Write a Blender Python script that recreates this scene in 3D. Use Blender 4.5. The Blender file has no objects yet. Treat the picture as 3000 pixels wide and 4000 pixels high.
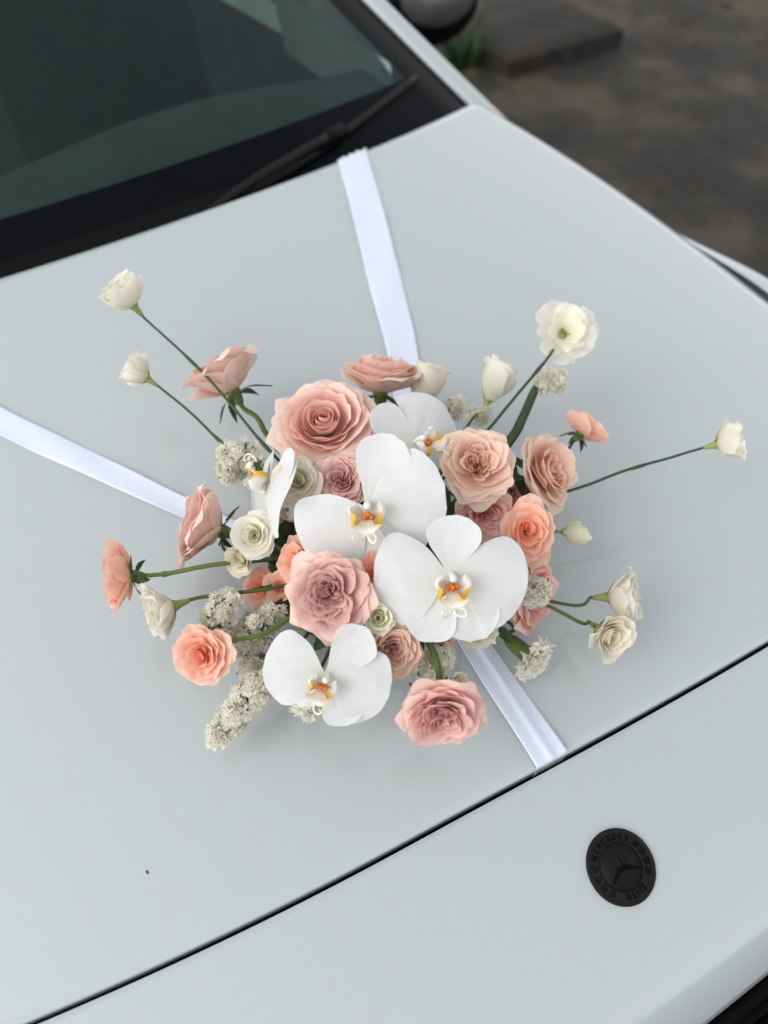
import bpy, math, random
import numpy as np
from mathutils import Vector, Matrix, Quaternion
S = bpy.context.scene
COL = S.collection
PI = math.pi

# ------------------------------------------------------------------ camera
cam_d = bpy.data.cameras.new('camera'); cam = bpy.data.objects.new('camera', cam_d); COL.objects.link(cam)
S.camera = cam
cam.location = (-0.26219, -0.10287, 1.51890)
cam.rotation_euler = (0.664332, -0.001440, -0.620459)
cam_d.sensor_fit = 'HORIZONTAL'; cam_d.sensor_width = 36.0; cam_d.lens = 36.0
cam_d.clip_start = 0.02; cam_d.clip_end = 200
cam_d.dof.use_dof = True; cam_d.dof.focus_distance = 0.66; cam_d.dof.aperture_fstop = 4.1
# ------------------------------------------------------------------ sky, sun, exposure
world = bpy.data.worlds.new('World'); S.world = world; world.use_nodes = True
wn = world.node_tree; wn.nodes.clear()
SUN_EL, SUN_AZ = math.radians(42), math.radians(-86)     # azimuth measured from +Y towards +X
sky = wn.nodes.new('ShaderNodeTexSky'); sky.sky_type = 'NISHITA'; sky.sun_disc = False
sky.sun_elevation = SUN_EL; sky.sun_rotation = SUN_AZ; sky.air_density = 1.0; sky.dust_density = 1.0; sky.ozone_density = 1.0
hs = wn.nodes.new('ShaderNodeHueSaturation'); hs.inputs['Saturation'].default_value = 0.11
bg = wn.nodes.new('ShaderNodeBackground'); bg.inputs['Strength'].default_value = 0.15
wo = wn.nodes.new('ShaderNodeOutputWorld')
wn.links.new(sky.outputs[0], hs.inputs['Color']); wn.links.new(hs.outputs[0], bg.inputs['Color']); wn.links.new(bg.outputs[0], wo.inputs['Surface'])
sun_d = bpy.data.lights.new('sun', 'SUN'); sun_d.energy = 0.5; sun_d.angle = math.radians(36); sun_d.color = (1.0, 0.96, 0.90)
sun = bpy.data.objects.new('sun', sun_d); COL.objects.link(sun)
sd = Vector((math.sin(SUN_AZ)*math.cos(SUN_EL), math.cos(SUN_AZ)*math.cos(SUN_EL), math.sin(SUN_EL)))
sun.rotation_euler = sd.to_track_quat('Z', 'Y').to_euler(); sun.location = sd*5
S.view_settings.view_transform = 'Standard'; S.view_settings.look = 'None'
S.view_settings.exposure = 0.72; S.view_settings.gamma = 1.0
S.cycles.max_bounces = 10; S.cycles.diffuse_bounces = 5; S.cycles.transparent_max_bounces = 12; S.cycles.transmission_bounces = 6

# ------------------------------------------------------------------ materials
def newmat(name):
    m = bpy.data.materials.new(name); m.use_nodes = True
    nt = m.node_tree; nt.nodes.clear()
    out = nt.nodes.new('ShaderNodeOutputMaterial')
    return m, nt, out
def N(nt, t, **kw):
    n = nt.nodes.new(t)
    for k, v in kw.items():
        if k in n.inputs: n.inputs[k].default_value = v
        else: setattr(n, k, v)
    return n
def L(nt, a, b): nt.links.new(a, b)
def c4(c): return (c[0], c[1], c[2], 1.0)
def mixc(nt, fac, a, b):
    m = nt.nodes.new('ShaderNodeMix'); m.data_type = 'RGBA'
    if hasattr(fac, 'node'): L(nt, fac, m.inputs[0])
    else: m.inputs[0].default_value = fac
    for v, i in ((a, 6), (b, 7)):
        if hasattr(v, 'node'): L(nt, v, m.inputs[i])
        else: m.inputs[i].default_value = c4(v)
    return m.outputs[2]
def mth(nt, op, a, b=0.0, clamp=False):
    m = nt.nodes.new('ShaderNodeMath'); m.operation = op; m.use_clamp = clamp
    for v, i in ((a, 0), (b, 1)):
        if hasattr(v, 'node'): L(nt, v, m.inputs[i])
        else: m.inputs[i].default_value = v
    return m.outputs[0]
def simple(name, col, rough=0.5, metal=0.0, spec=0.5, nscale=0, namt=0.15, bump=0.0, bscale=200, coat=0.0, coord='Object'):
    m, nt, out = newmat(name)
    p = N(nt, 'ShaderNodeBsdfPrincipled', Roughness=rough, Metallic=metal)
    p.inputs['Specular IOR Level'].default_value = spec; p.inputs['Coat Weight'].default_value = coat
    tc = N(nt, 'ShaderNodeTexCoord')
    if nscale:
        n = N(nt, 'ShaderNodeTexNoise', Scale=nscale, Detail=5.0); L(nt, tc.outputs[coord], n.inputs['Vector'])
        f = mth(nt, 'MULTIPLY_ADD', n.outputs[0], 1.0); f.node.inputs[2].default_value = 0
        L(nt, mixc(nt, n.outputs[0], [x*(1-namt) for x in col], [min(1, x*(1+namt)) for x in col]), p.inputs['Base Color'])
    else: p.inputs['Base Color'].default_value = c4(col)
    if bump:
        n2 = N(nt, 'ShaderNodeTexNoise', Scale=bscale, Detail=4.0); L(nt, tc.outputs[coord], n2.inputs['Vector'])
        b = N(nt, 'ShaderNodeBump', Strength=bump, Distance=0.001); L(nt, n2.outputs[0], b.inputs['Height']); L(nt, b.outputs[0], p.inputs['Normal'])
    L(nt, p.outputs[0], out.inputs[0])
    return m
def petal_mat(name, inner, outer, edge, base, trans=0.34, edge_amt=0.6, base_amt=0.5, vein=0.08, spot=0.0, bstr=0.22):
    """pigment runs along the petal: tint.r = base..rim, tint.g = innermost..outermost petal, tint.b = random"""
    m, nt, out = newmat(name)
    at = N(nt, 'ShaderNodeAttribute', attribute_name='tint')
    sep = N(nt, 'ShaderNodeSeparateColor'); L(nt, at.outputs['Color'], sep.inputs[0])
    r, g, b = sep.outputs
    col = mixc(nt, mth(nt, 'POWER', g, 0.72), inner, outer)
    col = mixc(nt, mth(nt, 'MULTIPLY', mth(nt, 'POWER', r, 5.0), edge_amt), col, edge)
    col = mixc(nt, mth(nt, 'MULTIPLY', mth(nt, 'POWER', mth(nt, 'SUBTRACT', 1.0, r), 3.0), base_amt), col, base)
    uv = N(nt, 'ShaderNodeUVMap'); mp = N(nt, 'ShaderNodeMapping'); mp.inputs['Scale'].default_value = (26, 1.6, 1)
    L(nt, uv.outputs[0], mp.inputs[0])
    vn = N(nt, 'ShaderNodeTexNoise', Scale=1.0, Detail=4.0, Roughness=0.6); L(nt, mp.outputs[0], vn.inputs['Vector'])
    tc = N(nt, 'ShaderNodeTexCoord')
    bl = N(nt, 'ShaderNodeTexNoise', Scale=60.0, Detail=3.0); L(nt, tc.outputs['Object'], bl.inputs['Vector'])
    val = mth(nt, 'ADD', mth(nt, 'MULTIPLY', mth(nt, 'SUBTRACT', vn.outputs[0], 0.5), vein*2.2),
              mth(nt, 'ADD', mth(nt, 'MULTIPLY', mth(nt, 'SUBTRACT', bl.outputs[0], 0.5), 0.10), mth(nt, 'MULTIPLY', mth(nt, 'SUBTRACT', b, 0.5), 0.08)))
    hsv = N(nt, 'ShaderNodeHueSaturation'); L(nt, col, hsv.inputs['Color']); L(nt, mth(nt, 'ADD', 1.0, val), hsv.inputs['Value'])
    L(nt, mth(nt, 'SUBTRACT', 1.0, mth(nt, 'MULTIPLY', val, 1.2)), hsv.inputs['Saturation'])
    colo = hsv.outputs[0]
    if spot:
        sn = N(nt, 'ShaderNodeTexNoise', Scale=900.0, Detail=2.0); L(nt, tc.outputs['Object'], sn.inputs['Vector'])
        msk = mth(nt, 'MULTIPLY', mth(nt, 'GREATER_THAN', sn.outputs[0], 0.735), mth(nt, 'MULTIPLY', mth(nt, 'POWER', r, 6.0), spot), True)
        colo = mixc(nt, msk, colo, (0.45, 0.30, 0.17))
    p = N(nt, 'ShaderNodeBsdfPrincipled', Roughness=0.62); p.inputs['Specular IOR Level'].default_value = 0.22
    p.inputs['Sheen Weight'].default_value = 0.12; p.inputs['Sheen Roughness'].default_value = 0.5
    bp = N(nt, 'ShaderNodeBump', Strength=bstr, Distance=0.0006); L(nt, vn.outputs[0], bp.inputs['Height'])
    L(nt, colo, p.inputs['Base Color']); L(nt, bp.outputs[0], p.inputs['Normal'])
    tr = N(nt, 'ShaderNodeBsdfTranslucent'); L(nt, colo, tr.inputs['Color']); L(nt, bp.outputs[0], tr.inputs['Normal'])
    mx = N(nt, 'ShaderNodeMixShader', Fac=trans); L(nt, p.outputs[0], mx.inputs[1]); L(nt, tr.outputs[0], mx.inputs[2])
    L(nt, mx.outputs[0], out.inputs[0])
    return m
M = {}
M['blush'] = petal_mat('petal_blush_pink', (.82,.33,.30), (.96,.755,.66), (.96,.83,.73), (.95,.80,.58), spot=0.5)
M['blush_deep'] = petal_mat('petal_mauve_pink', (.62,.24,.27), (.96,.72,.62), (.95,.74,.66), (.95,.76,.60), spot=0.3)
M['blush_pale'] = petal_mat('petal_pale_peach', (.88,.42,.34), (.97,.76,.63), (.96,.84,.70), (.97,.86,.64), spot=0.6)
M['mauve'] = petal_mat('petal_dusty_pink', (.74,.35,.36), (.94,.66,.60), (.93,.68,.60), (.88,.64,.52), spot=0.5)
M['tan'] = petal_mat('petal_tan_pink', (.66,.32,.27), (.92,.66,.51), (.94,.78,.64), (.92,.76,.56), spot=0.4)
M['coral'] = petal_mat('petal_salmon', (.96,.38,.23), (.98,.64,.50), (.98,.74,.62), (.98,.72,.34), spot=0.1)
M['coral_deep'] = petal_mat('petal_coral', (.93,.34,.18), (.96,.50,.34), (.96,.62,.48), (.95,.55,.24))
M['pink_clear'] = petal_mat('petal_clear_pink', (.90,.42,.38), (.97,.69,.61), (.96,.74,.66), (.95,.70,.55), spot=0.3)
M['white'] = petal_mat('petal_white', (.93,.90,.74), (.94,.92,.84), (.96,.94,.89), (.80,.84,.48), trans=.48, base_amt=.7, vein=.03, spot=0.25)
M['cream'] = petal_mat('petal_cream', (.90,.83,.62), (.92,.87,.74), (.94,.90,.80), (.80,.76,.46), trans=.34, base_amt=.7, vein=.035, spot=0.7)
M['lime'] = petal_mat('petal_lime_cream', (.95,.94,.74), (.94,.93,.74), (.96,.95,.82), (.82,.86,.52), trans=.35)
M['orchid'] = petal_mat('petal_orchid_white', (.77,.78,.78), (.79,.80,.80), (.80,.81,.81), (.72,.76,.62), trans=.22, edge_amt=.3, base_amt=.45, vein=.07, bstr=.2)
M['statice'] = petal_mat('petal_statice', (.98,.95,.80), (.98,.96,.86), (.98,.97,.90), (.92,.90,.70), trans=.55, base_amt=.6, vein=.02, edge_amt=.4)
def green_mat(name, col, dark, trans=0.1, rough=0.5):
    m, nt, out = newmat(name)
    tc = N(nt, 'ShaderNodeTexCoord')
    n = N(nt, 'ShaderNodeTexNoise', Scale=90.0, Detail=4.0); L(nt, tc.outputs['Object'], n.inputs['Vector'])
    n2 = N(nt, 'ShaderNodeTexNoise', Scale=700.0, Detail=3.0); L(nt, tc.outputs['Object'], n2.inputs['Vector'])
    col_ = mixc(nt, n.outputs[0], dark, col)
    p = N(nt, 'ShaderNodeBsdfPrincipled', Roughness=rough); p.inputs['Specular IOR Level'].default_value = .4
    b = N(nt, 'ShaderNodeBump', Strength=0.25, Distance=0.0005); L(nt, n2.outputs[0], b.inputs['Height'])
    L(nt, col_, p.inputs['Base Color']); L(nt, b.outputs[0], p.inputs['Normal'])
    tr = N(nt, 'ShaderNodeBsdfTranslucent'); L(nt, col_, tr.inputs[0])
    mx = N(nt, 'ShaderNodeMixShader', Fac=trans); L(nt, p.outputs[0], mx.inputs[1]); L(nt, tr.outputs[0], mx.inputs[2])
    L(nt, mx.outputs[0], out.inputs[0])
    return m
M['stem'] = green_mat('green_stem', (.11,.15,.035), (.05,.08,.02), 0)
M['stem_dark'] = green_mat('dark_green_stem', (.055,.085,.03), (.03,.05,.02), 0)
M['stem_lime'] = green_mat('light_green_stem', (.20,.26,.06), (.10,.15,.03), 0)
M['leaf'] = green_mat('green_leaf', (.06,.10,.03), (.025,.05,.015), .15)
M['calyx'] = green_mat('green_calyx', (.15,.21,.05), (.07,.11,.03), .1)
M['calyx_pale'] = green_mat('pale_green_calyx', (.42,.45,.16), (.16,.22,.06), .1)
M['bract'] = green_mat('brown_green_bract', (.10,.11,.04), (.05,.05,.02), .1)
M['foam'] = simple('dark_green_foam', (.018,.028,.014), .9, nscale=300, bump=.6, bscale=900)

def paint():
    m, nt, out = newmat('white_car_paint')
    tc = N(nt, 'ShaderNodeTexCoord')
    fl = N(nt, 'ShaderNodeTexNoise', Scale=1500.0, Detail=3.0); L(nt, tc.outputs['Object'], fl.inputs['Vector'])
    big = N(nt, 'ShaderNodeTexNoise', Scale=2.2, Detail=3.0); L(nt, tc.outputs['Object'], big.inputs['Vector'])
    dirt = N(nt, 'ShaderNodeTexNoise', Scale=38.0, Detail=6.0, Roughness=0.65); L(nt, tc.outputs['Object'], dirt.inputs['Vector'])
    col = mixc(nt, fl.outputs[0], (.425,.462,.468), (.545,.59,.598))
    dm = mth(nt, 'MULTIPLY', mth(nt, 'SUBTRACT', dirt.outputs[0], 0.55, True), 1.3, True)
    col = mixc(nt, dm, col, (.50,.50,.47))
    p = N(nt, 'ShaderNodeBsdfPrincipled', Roughness=0.42, Metallic=0.0); L(nt, col, p.inputs['Base Color'])
    p.inputs['Specular IOR Level'].default_value = .3
    p.inputs['Coat Weight'].default_value = 1.0; p.inputs['Coat Roughness'].default_value = 0.035; p.inputs['Coat IOR'].default_value = 1.72
    op = N(nt, 'ShaderNodeTexNoise', Scale=260.0, Detail=2.0); L(nt, tc.outputs['Object'], op.inputs['Vector'])
    b = N(nt, 'ShaderNodeBump', Strength=0.035, Distance=0.0006); L(nt, op.outputs[0], b.inputs['Height']); L(nt, b.outputs[0], p.inputs['Coat Normal'])
    cr = mth(nt, 'MULTIPLY_ADD', dirt.outputs[0], 0.10); cr.node.inputs[2].default_value = 0.0
    L(nt, cr, p.inputs['Coat Roughness'])
    L(nt, p.outputs[0], out.inputs[0])
    return m
M['paint'] = paint()
M['black_plastic'] = simple('black_plastic', (.003,.003,.004), .5, spec=.10, nscale=300, bump=.2, bscale=1500)
M['rubber'] = simple('black_rubber', (.003,.003,.003), .8, spec=.1, bump=.15, bscale=900)
M['badge_black'] = simple('matt_black_badge', (.004,.0045,.005), .5, spec=.22, nscale=500, bump=.1, bscale=2500)
M['badge_groove'] = simple('badge_relief_black', (.0012,.0012,.0012), .5, spec=.12)
M['badge_ring'] = simple('badge_ring_charcoal', (.009,.0088,.0088), .6, spec=.2, nscale=600, bump=.1, bscale=2500)
M['frit'] = simple('black_ceramic_band', (.002,.003,.005), .3, spec=.09, nscale=12, namt=.3)
M['wiper'] = simple('wiper_dusty_black', (.010,.0095,.009), .5, spec=.2, nscale=80, bump=.2, bscale=700)
M['cowl'] = simple('cowl_plastic', (.004,.004,.004), .6, spec=.09, nscale=60, bump=.2, bscale=700)

def ribbon_mat():
    m, nt, out = newmat('white_satin')
    uv = N(nt, 'ShaderNodeUVMap'); mp = N(nt, 'ShaderNodeMapping'); mp.inputs['Scale'].default_value = (2.0, 10.0, 1)
    L(nt, uv.outputs[0], mp.inputs[0])
    n = N(nt, 'ShaderNodeTexNoise', Scale=1.5, Detail=4.0); L(nt, mp.outputs[0], n.inputs['Vector'])
    wv = N(nt, 'ShaderNodeTexWave', Scale=260.0); wv.bands_direction = 'Y'; L(nt, uv.outputs[0], wv.inputs['Vector'])
    p = N(nt, 'ShaderNodeBsdfPrincipled', Roughness=.45); p.inputs['Sheen Weight'].default_value = .3
    L(nt, mixc(nt, n.outputs[0], (.70,.745,.90), (.77,.805,.93)), p.inputs['Base Color'])
    h = mth(nt, 'ADD', mth(nt, 'MULTIPLY', n.outputs[0], 1.0), mth(nt, 'MULTIPLY', wv.outputs['Fac'], 0.05))
    b = N(nt, 'ShaderNodeBump', Strength=.35, Distance=.0015); L(nt, h, b.inputs['Height']); L(nt, b.outputs[0], p.inputs['Normal'])
    p.inputs['Anisotropic'].default_value = .4
    L(nt, p.outputs[0], out.inputs[0]); return m
M['satin'] = ribbon_mat()

def glass_mat():
    m, nt, out = newmat('tinted_windshield_glass')
    tr = N(nt, 'ShaderNodeBsdfTransparent', Color=(.51,.63,.595,1))
    gl = N(nt, 'ShaderNodeBsdfGlossy', Roughness=.03, Color=(.80,1.0,.98,1))
    fr = N(nt, 'ShaderNodeFresnel', IOR=1.52)
    f = mth(nt, 'MULTIPLY', fr.outputs[0], .85, True)
    mx = N(nt, 'ShaderNodeMixShader'); L(nt, f, mx.inputs[0]); L(nt, tr.outputs[0], mx.inputs[1]); L(nt, gl.outputs[0], mx.inputs[2])
    L(nt, mx.outputs[0], out.inputs[0]); return m
M['glass'] = glass_mat()
def ground_mat():
    m, nt, out = newmat('damp_earth_and_concrete')
    tc = N(nt, 'ShaderNodeTexCoord')
    n = N(nt, 'ShaderNodeTexNoise', Scale=2.3, Detail=8.0, Roughness=.62); L(nt, tc.outputs['Object'], n.inputs['Vector'])
    n2 = N(nt, 'ShaderNodeTexNoise', Scale=14.0, Detail=8.0, Roughness=.7); L(nt, tc.outputs['Object'], n2.inputs['Vector'])
    r1 = N(nt, 'ShaderNodeValToRGB'); L(nt, n.outputs[0], r1.inputs[0])
    e = r1.color_ramp.elements; e[0].position = .40; e[0].color = (.005,.0048,.0035,1); e[1].position = .62; e[1].color = (.088,.064,.045,1)
    x = r1.color_ramp.elements.new(.50); x.color = (.026,.022,.015,1)
    col = mixc(nt, mth(nt, 'MULTIPLY', n2.outputs[0], .55), r1.outputs[0], (.036,.032,.023))
    p = N(nt, 'ShaderNodeBsdfPrincipled', Roughness=.8); L(nt, col, p.inputs['Base Color'])
    b = N(nt, 'ShaderNodeBump', Strength=.7, Distance=.02); L(nt, n2.outputs[0], b.inputs['Height']); L(nt, b.outputs[0], p.inputs['Normal'])
    L(nt, p.outputs[0], out.inputs[0]); return m
M['ground'] = ground_mat()

# ------------------------------------------------------------------ object helpers
def tag(o, label=None, cat=None, group=None, kind=None):
    if label: o['label'] = label
    if cat: o['category'] = cat
    if group: o['group'] = group
    if kind: o['kind'] = kind
    return o
def empty(name, label, cat, mat4=None, group=None):
    o = bpy.data.objects.new(name, None); COL.objects.link(o); o.empty_display_size = .02
    if mat4 is not None: o.matrix_world = mat4
    return tag(o, label, cat, group)
def mesh(name, V, F, mat, parent=None, tint=None, uv=None, smooth=True, world_space=False, local=None):
    V = np.asarray(V, dtype=float).reshape(-1, 3)
    if world_space and parent is not None:
        r = parent
        mw = MATS[r.name].inverted()
        A = np.array(mw); V = V @ A[:3, :3].T + A[:3, 3]
    me = bpy.data.meshes.new(name); me.from_pydata(V.tolist(), [], [tuple(int(i) for i in f) for f in F]); me.update()
    if smooth: me.polygons.foreach_set('use_smooth', [True]*len(me.polygons))
    if tint is not None:
        a = me.color_attributes.new('tint', 'FLOAT_COLOR', 'POINT')
        T = np.ones((len(V), 4)); T[:, :3] = tint; a.data.foreach_set('color', T.ravel())
    if uv is not None:
        ul = me.uv_layers.new(name='UVMap'); idx = np.empty(len(me.loops), dtype=int); me.loops.foreach_get('vertex_index', idx)
        ul.data.foreach_set('uv', np.asarray(uv, dtype=float)[idx].ravel())
    me.materials.append(M[mat] if isinstance(mat, str) else mat)
    o = bpy.data.objects.new(name, me); COL.objects.link(o)
    if parent is not None: o.parent = parent
    if parent is not None: MATS[o.name] = MATS.get(parent.name, Matrix.Identity(4))
    return o
MATS = {}
def gridF(nu, nv, closed=False):
    F = []
    for j in range(nv-1):
        for i in range(nu-1 if not closed else nu):
            a = j*nu+i; b = j*nu+(i+1) % nu
            F.append((a, b, b+nu, a+nu))
    return F
def catmull(P, n):
    P = [np.array(p, float) for p in P]
    if len(P) == 2: return [P[0]*(1-t)+P[1]*t for t in np.linspace(0, 1, n)]
    Q = [2*P[0]-P[1]] + P + [2*P[-1]-P[-2]]
    out = []; m = len(P)-1
    for k in range(n):
        s = k/(n-1)*m; i = min(int(s), m-1); t = s-i
        a, b, c, d = Q[i:i+4]
        out.append(.5*((2*b)+(c-a)*t+(2*a-5*b+4*c-d)*t*t+(3*b-a-3*c+d)*t**3))
    return out
def tube(P, R, seg=8, cap=True, profile=None):
    P = np.array(P); n = len(P); T = np.gradient(P, axis=0); T /= np.linalg.norm(T, axis=1)[:, None]+1e-12
    up = np.array([0, 0, 1.]) if abs(T[0][2]) < .9 else np.array([1., 0, 0])
    V = []
    a = np.cross(T[0], up); a /= np.linalg.norm(a)
    for i in range(n):
        a = a-(a@T[i])*T[i]; a /= np.linalg.norm(a); b = np.cross(T[i], a)
        r = R[i] if hasattr(R, '__len__') else R
        for k in range(seg):
            th = 2*PI*k/seg; rr = r*(profile[k % len(profile)] if profile else 1)
            V.append(P[i]+rr*(math.cos(th)*a+math.sin(th)*b))
    F = gridF(seg, n, True)
    if cap: F.append(tuple(range(seg-1, -1, -1))); F.append(tuple(range((n-1)*seg, n*seg)))
    return np.array(V), F
class MB:
    def __init__(s): s.V = []; s.F = []; s.n = 0
    def add(s, V, F):
        V = np.asarray(V, float).reshape(-1, 3); s.V.append(V); s.F += [tuple(i+s.n for i in f) for f in F]; s.n += len(V)
    def build(s, name, mat, parent=None, **kw): return mesh(name, np.vstack(s.V), s.F, mat, parent, **kw)
def box(cx, cy, cz, sx, sy, sz):
    V = [(cx+sx*a/2, cy+sy*b/2, cz+sz*c/2) for a in (-1, 1) for b in (-1, 1) for c in (-1, 1)]
    return V, [(0, 1, 3, 2), (4, 6, 7, 5), (0, 4, 5, 1), (2, 3, 7, 6), (0, 2, 6, 4), (1, 5, 7, 3)]
def basis_mat(loc, z, up):
    z = Vector(z).normalized(); up = Vector(up); x = up.cross(z)
    if x.length < 1e-4: x = Vector((1, 0, 0)).cross(z)
    x.normalize(); y = z.cross(x)
    m = Matrix((x, y, z)).transposed().to_4x4(); m.translation = Vector(loc)
    return m
def root(name, label, cat, loc, z, up=(0, 0, 1), group=None):
    m = basis_mat(loc, z, up)
    o = empty(name, label, cat, m, group); MATS[o.name] = m
    return o
def smooth_noise(rng, k=3, amp=1.0):
    c = [(rng.uniform(1, 4.5), rng.uniform(1, 4.5), rng.uniform(0, 6.28), rng.uniform(.4, 1)) for _ in range(k)]
    return lambda u, v: amp*sum(w*np.sin(a*u*1.7+b*v*2.3+p) for a, b, p, w in c)/k

# ------------------------------------------------------------------ petals
def petal_geo(Ln, W, al, r0, z0, phi, k, spiral, curl, ruf, tip, rng, rfreq=5.0, notch=0.0, nu=15, nv=14, serr=0.0, drop=.30, wexp=.55, lump=.02, off=(0, 0), roll=0.0, rag=.02):
    ns = 40; s = np.linspace(0, 1.15, ns); a0, a1, a2 = al
    A = np.where(s < 1, (1-s)**2*a0+2*s*(1-s)*a1*1.0+s*s*a2, a2)+roll*np.clip((s-.80)/.18, 0, 1)**1.4
    ds = Ln*(s[1]-s[0]); Rr = r0+np.concatenate([[0], np.cumsum(np.sin(A[:-1])*ds)]); Zz = z0+np.concatenate([[0], np.cumsum(np.cos(A[:-1])*ds)])
    u, v = np.meshgrid(np.linspace(-1, 1, nu), np.linspace(0, 1, nv)**.9)
    top = 1-drop*np.abs(u)**2.6+tip*np.exp(-(u/.22)**2)-notch*np.exp(-(u/.3)**2)
    nz = smooth_noise(rng, 4, 1); ph = rng.uniform(0, 6.28); ph2 = rng.uniform(0, 6.28)
    if serr: top = top+serr*(np.abs(((u*7+ph) % 1)-.5)*2-.5)*1.0+serr*.6*np.sin(u*31+ph2)
    top = top+rag*(np.sin(u*6+ph)+.7*np.sin(u*11+ph2)+.45*np.sin(u*23+ph*2))
    ve = v*top
    R = np.interp(ve, s, Rr); Z = np.interp(ve, s, Zz); Al = np.interp(ve, s, A)
    w = W*(0.22+0.78*np.sin(PI/2*np.minimum(1, ve*1.25))**wexp)
    rho = np.maximum(R*k, Ln*.12)
    ang = np.clip(u*w/rho, -2.9, 2.9)
    rr = rho+spiral*Ln*u
    px = (R-rho)+rr*np.cos(ang); py = rr*np.sin(ang)
    disp = curl*Ln*np.abs(u)**3*ve**2+ruf*Ln*ve**3*(np.sin(rfreq*u+ph)+.5*np.sin(rfreq*2.1*u+ph2))+lump*Ln*nz(u, ve)*ve
    nx = np.cos(Al)*np.cos(ang); ny = np.cos(Al)*np.sin(ang); nzv = -np.sin(Al)
    X = px+disp*nx; Y = py+disp*ny; Zf = Z+disp*nzv
    c, sn = math.cos(phi), math.sin(phi)
    V = np.stack([c*X-sn*Y+off[0], sn*X+c*Y+off[1], Zf], -1).reshape(-1, 3)
    uv = np.stack([(u+1)/2, ve], -1).reshape(-1, 2)
    return V, gridF(nu, nv), np.clip(v, 0, 1).ravel(), uv
def lerp(a, b, t): return a+(b-a)*t
STY = {
 # inner->outer: length, width, angles(base,mid,tip) deg
 'rose':  dict(n=26, L=(.60,1.0), W=(.42,.84), a0=(42,82), a1=(4,50), a2=(-24,76), r0=(.03,.10), k=(1.0,1.3), curl=(.02,.20), ruf=(.015,.04), tip=(.0,.10), off=.05, e=1.1, roll=(0,75), rag=.022, lump=.035),
 'roseopen': dict(n=25, L=(.52,1.0), W=(.36,.90), a0=(40,86), a1=(2,58), a2=(-24,78), r0=(.03,.10), k=(1.0,1.35), curl=(.02,.18), ruf=(.02,.045), tip=(.0,.09), off=.07, e=1.0, roll=(0,60), rag=.025, lump=.04, bowl=.16),
 'garden': dict(n=44, L=(.50,.96), W=(.20,.80), a0=(30,84), a1=(8,56), a2=(-2,80), r0=(.05,.10), k=(.75,1.3), curl=(.10,.20), ruf=(.05,.04), tip=(.0,.12), off=.22, e=.85, roll=(0,55), rag=.025, lump=.04, quart=4),
 'spray': dict(n=22, L=(.42,1.0), W=(.26,.66), a0=(40,86), a1=(10,70), a2=(0,84), r0=(.03,.09), k=(.8,1.9), curl=(.05,.06), ruf=(.04,.06), tip=(.0,-.04), off=.16, e=.85, roll=(0,10), rag=.02, lump=.045, drop=.40),
 'cup':   dict(n=30, L=(.72,1.05), W=(.45,.82), a0=(45,70), a1=(4,24), a2=(-18,54), r0=(.03,.10), k=(1.0,1.25), curl=(.02,.26), ruf=(.015,.045), tip=(.0,.14), off=.06, e=1.0, roll=(0,110), rag=.028, lump=.035),
 'lisi':  dict(n=20, L=(.75,1.2), W=(.42,.82), a0=(30,52), a1=(6,24), a2=(-10,58), r0=(.03,.07), k=(1.0,1.1), curl=(.04,.10), ruf=(.04,.06), tip=(.0,.0), off=.09, e=1.0, roll=(0,20), rag=.03, lump=.05, drop=.22),
 'lisiopen': dict(n=15, L=(.62,1.05), W=(.44,.92), a0=(36,72), a1=(6,54), a2=(-6,84), r0=(.03,.07), k=(1.0,1.2), curl=(.05,.08), ruf=(.045,.05), tip=(.0,.0), off=.10, e=1.0, roll=(0,15), rag=.022, lump=.05, drop=.2, bowl=.06),
 'lisibud': dict(n=12, L=(.95,1.25), W=(.5,.85), a0=(34,50), a1=(4,12), a2=(-24,18), r0=(.03,.07), k=(.95,1.0), curl=(.05,.14), ruf=(.03,.06), tip=(.0,.03), off=.05, e=1.0, roll=(0,30), rag=.03, lump=.05),
 'open5': dict(n=9, L=(.66,1.0), W=(.42,.64), a0=(40,84), a1=(40,80), a2=(40,90), r0=(.02,.04), k=(1.6,2.8), curl=(-.04,.05), ruf=(.07,.08), tip=(.0,.0), off=.04, e=.8, roll=(0,10), rag=.025, lump=.06, drop=.22),
 'bud':   dict(n=9, L=(.9,1.1), W=(.5,.7), a0=(45,60), a1=(2,6), a2=(-30,-16), r0=(.03,.06), k=(1.0,1.0), curl=(.0,.08), ruf=(.01,.03), tip=(.0,.06), off=.03, e=1.0, roll=(0,40), rag=.02),
 'globe': dict(n=24, L=(.80,1.12), W=(.40,.72), a0=(52,84), a1=(0,12), a2=(-34,8), r0=(.03,.08), k=(1.0,1.1), curl=(.04,.16), ruf=(.04,.07), tip=(.0,.03), off=.10, e=1.0, roll=(0,70), rag=.035, serr=.02, lump=.05, drop=.2),
 'frill': dict(n=30, L=(.80,1.2), W=(.26,.52), a0=(24,50), a1=(4,22), a2=(0,52), r0=(.03,.09), k=(1.0,1.3), curl=(.02,.08), ruf=(.05,.09), tip=(.0,.0), off=.12, e=.9, roll=(0,25), rag=.035, serr=.03, lump=.05, drop=.2),
 'carnation': dict(n=46, L=(.66,1.0), W=(.22,.32), a0=(6,30), a1=(4,70), a2=(0,108), r0=(.02,.07), k=(1.4,3.0), curl=(.0,.05), ruf=(.10,.13), tip=(.0,.0), off=.05, e=.8, roll=(0,0), rag=.02, serr=.07, lump=.05),
}
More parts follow.
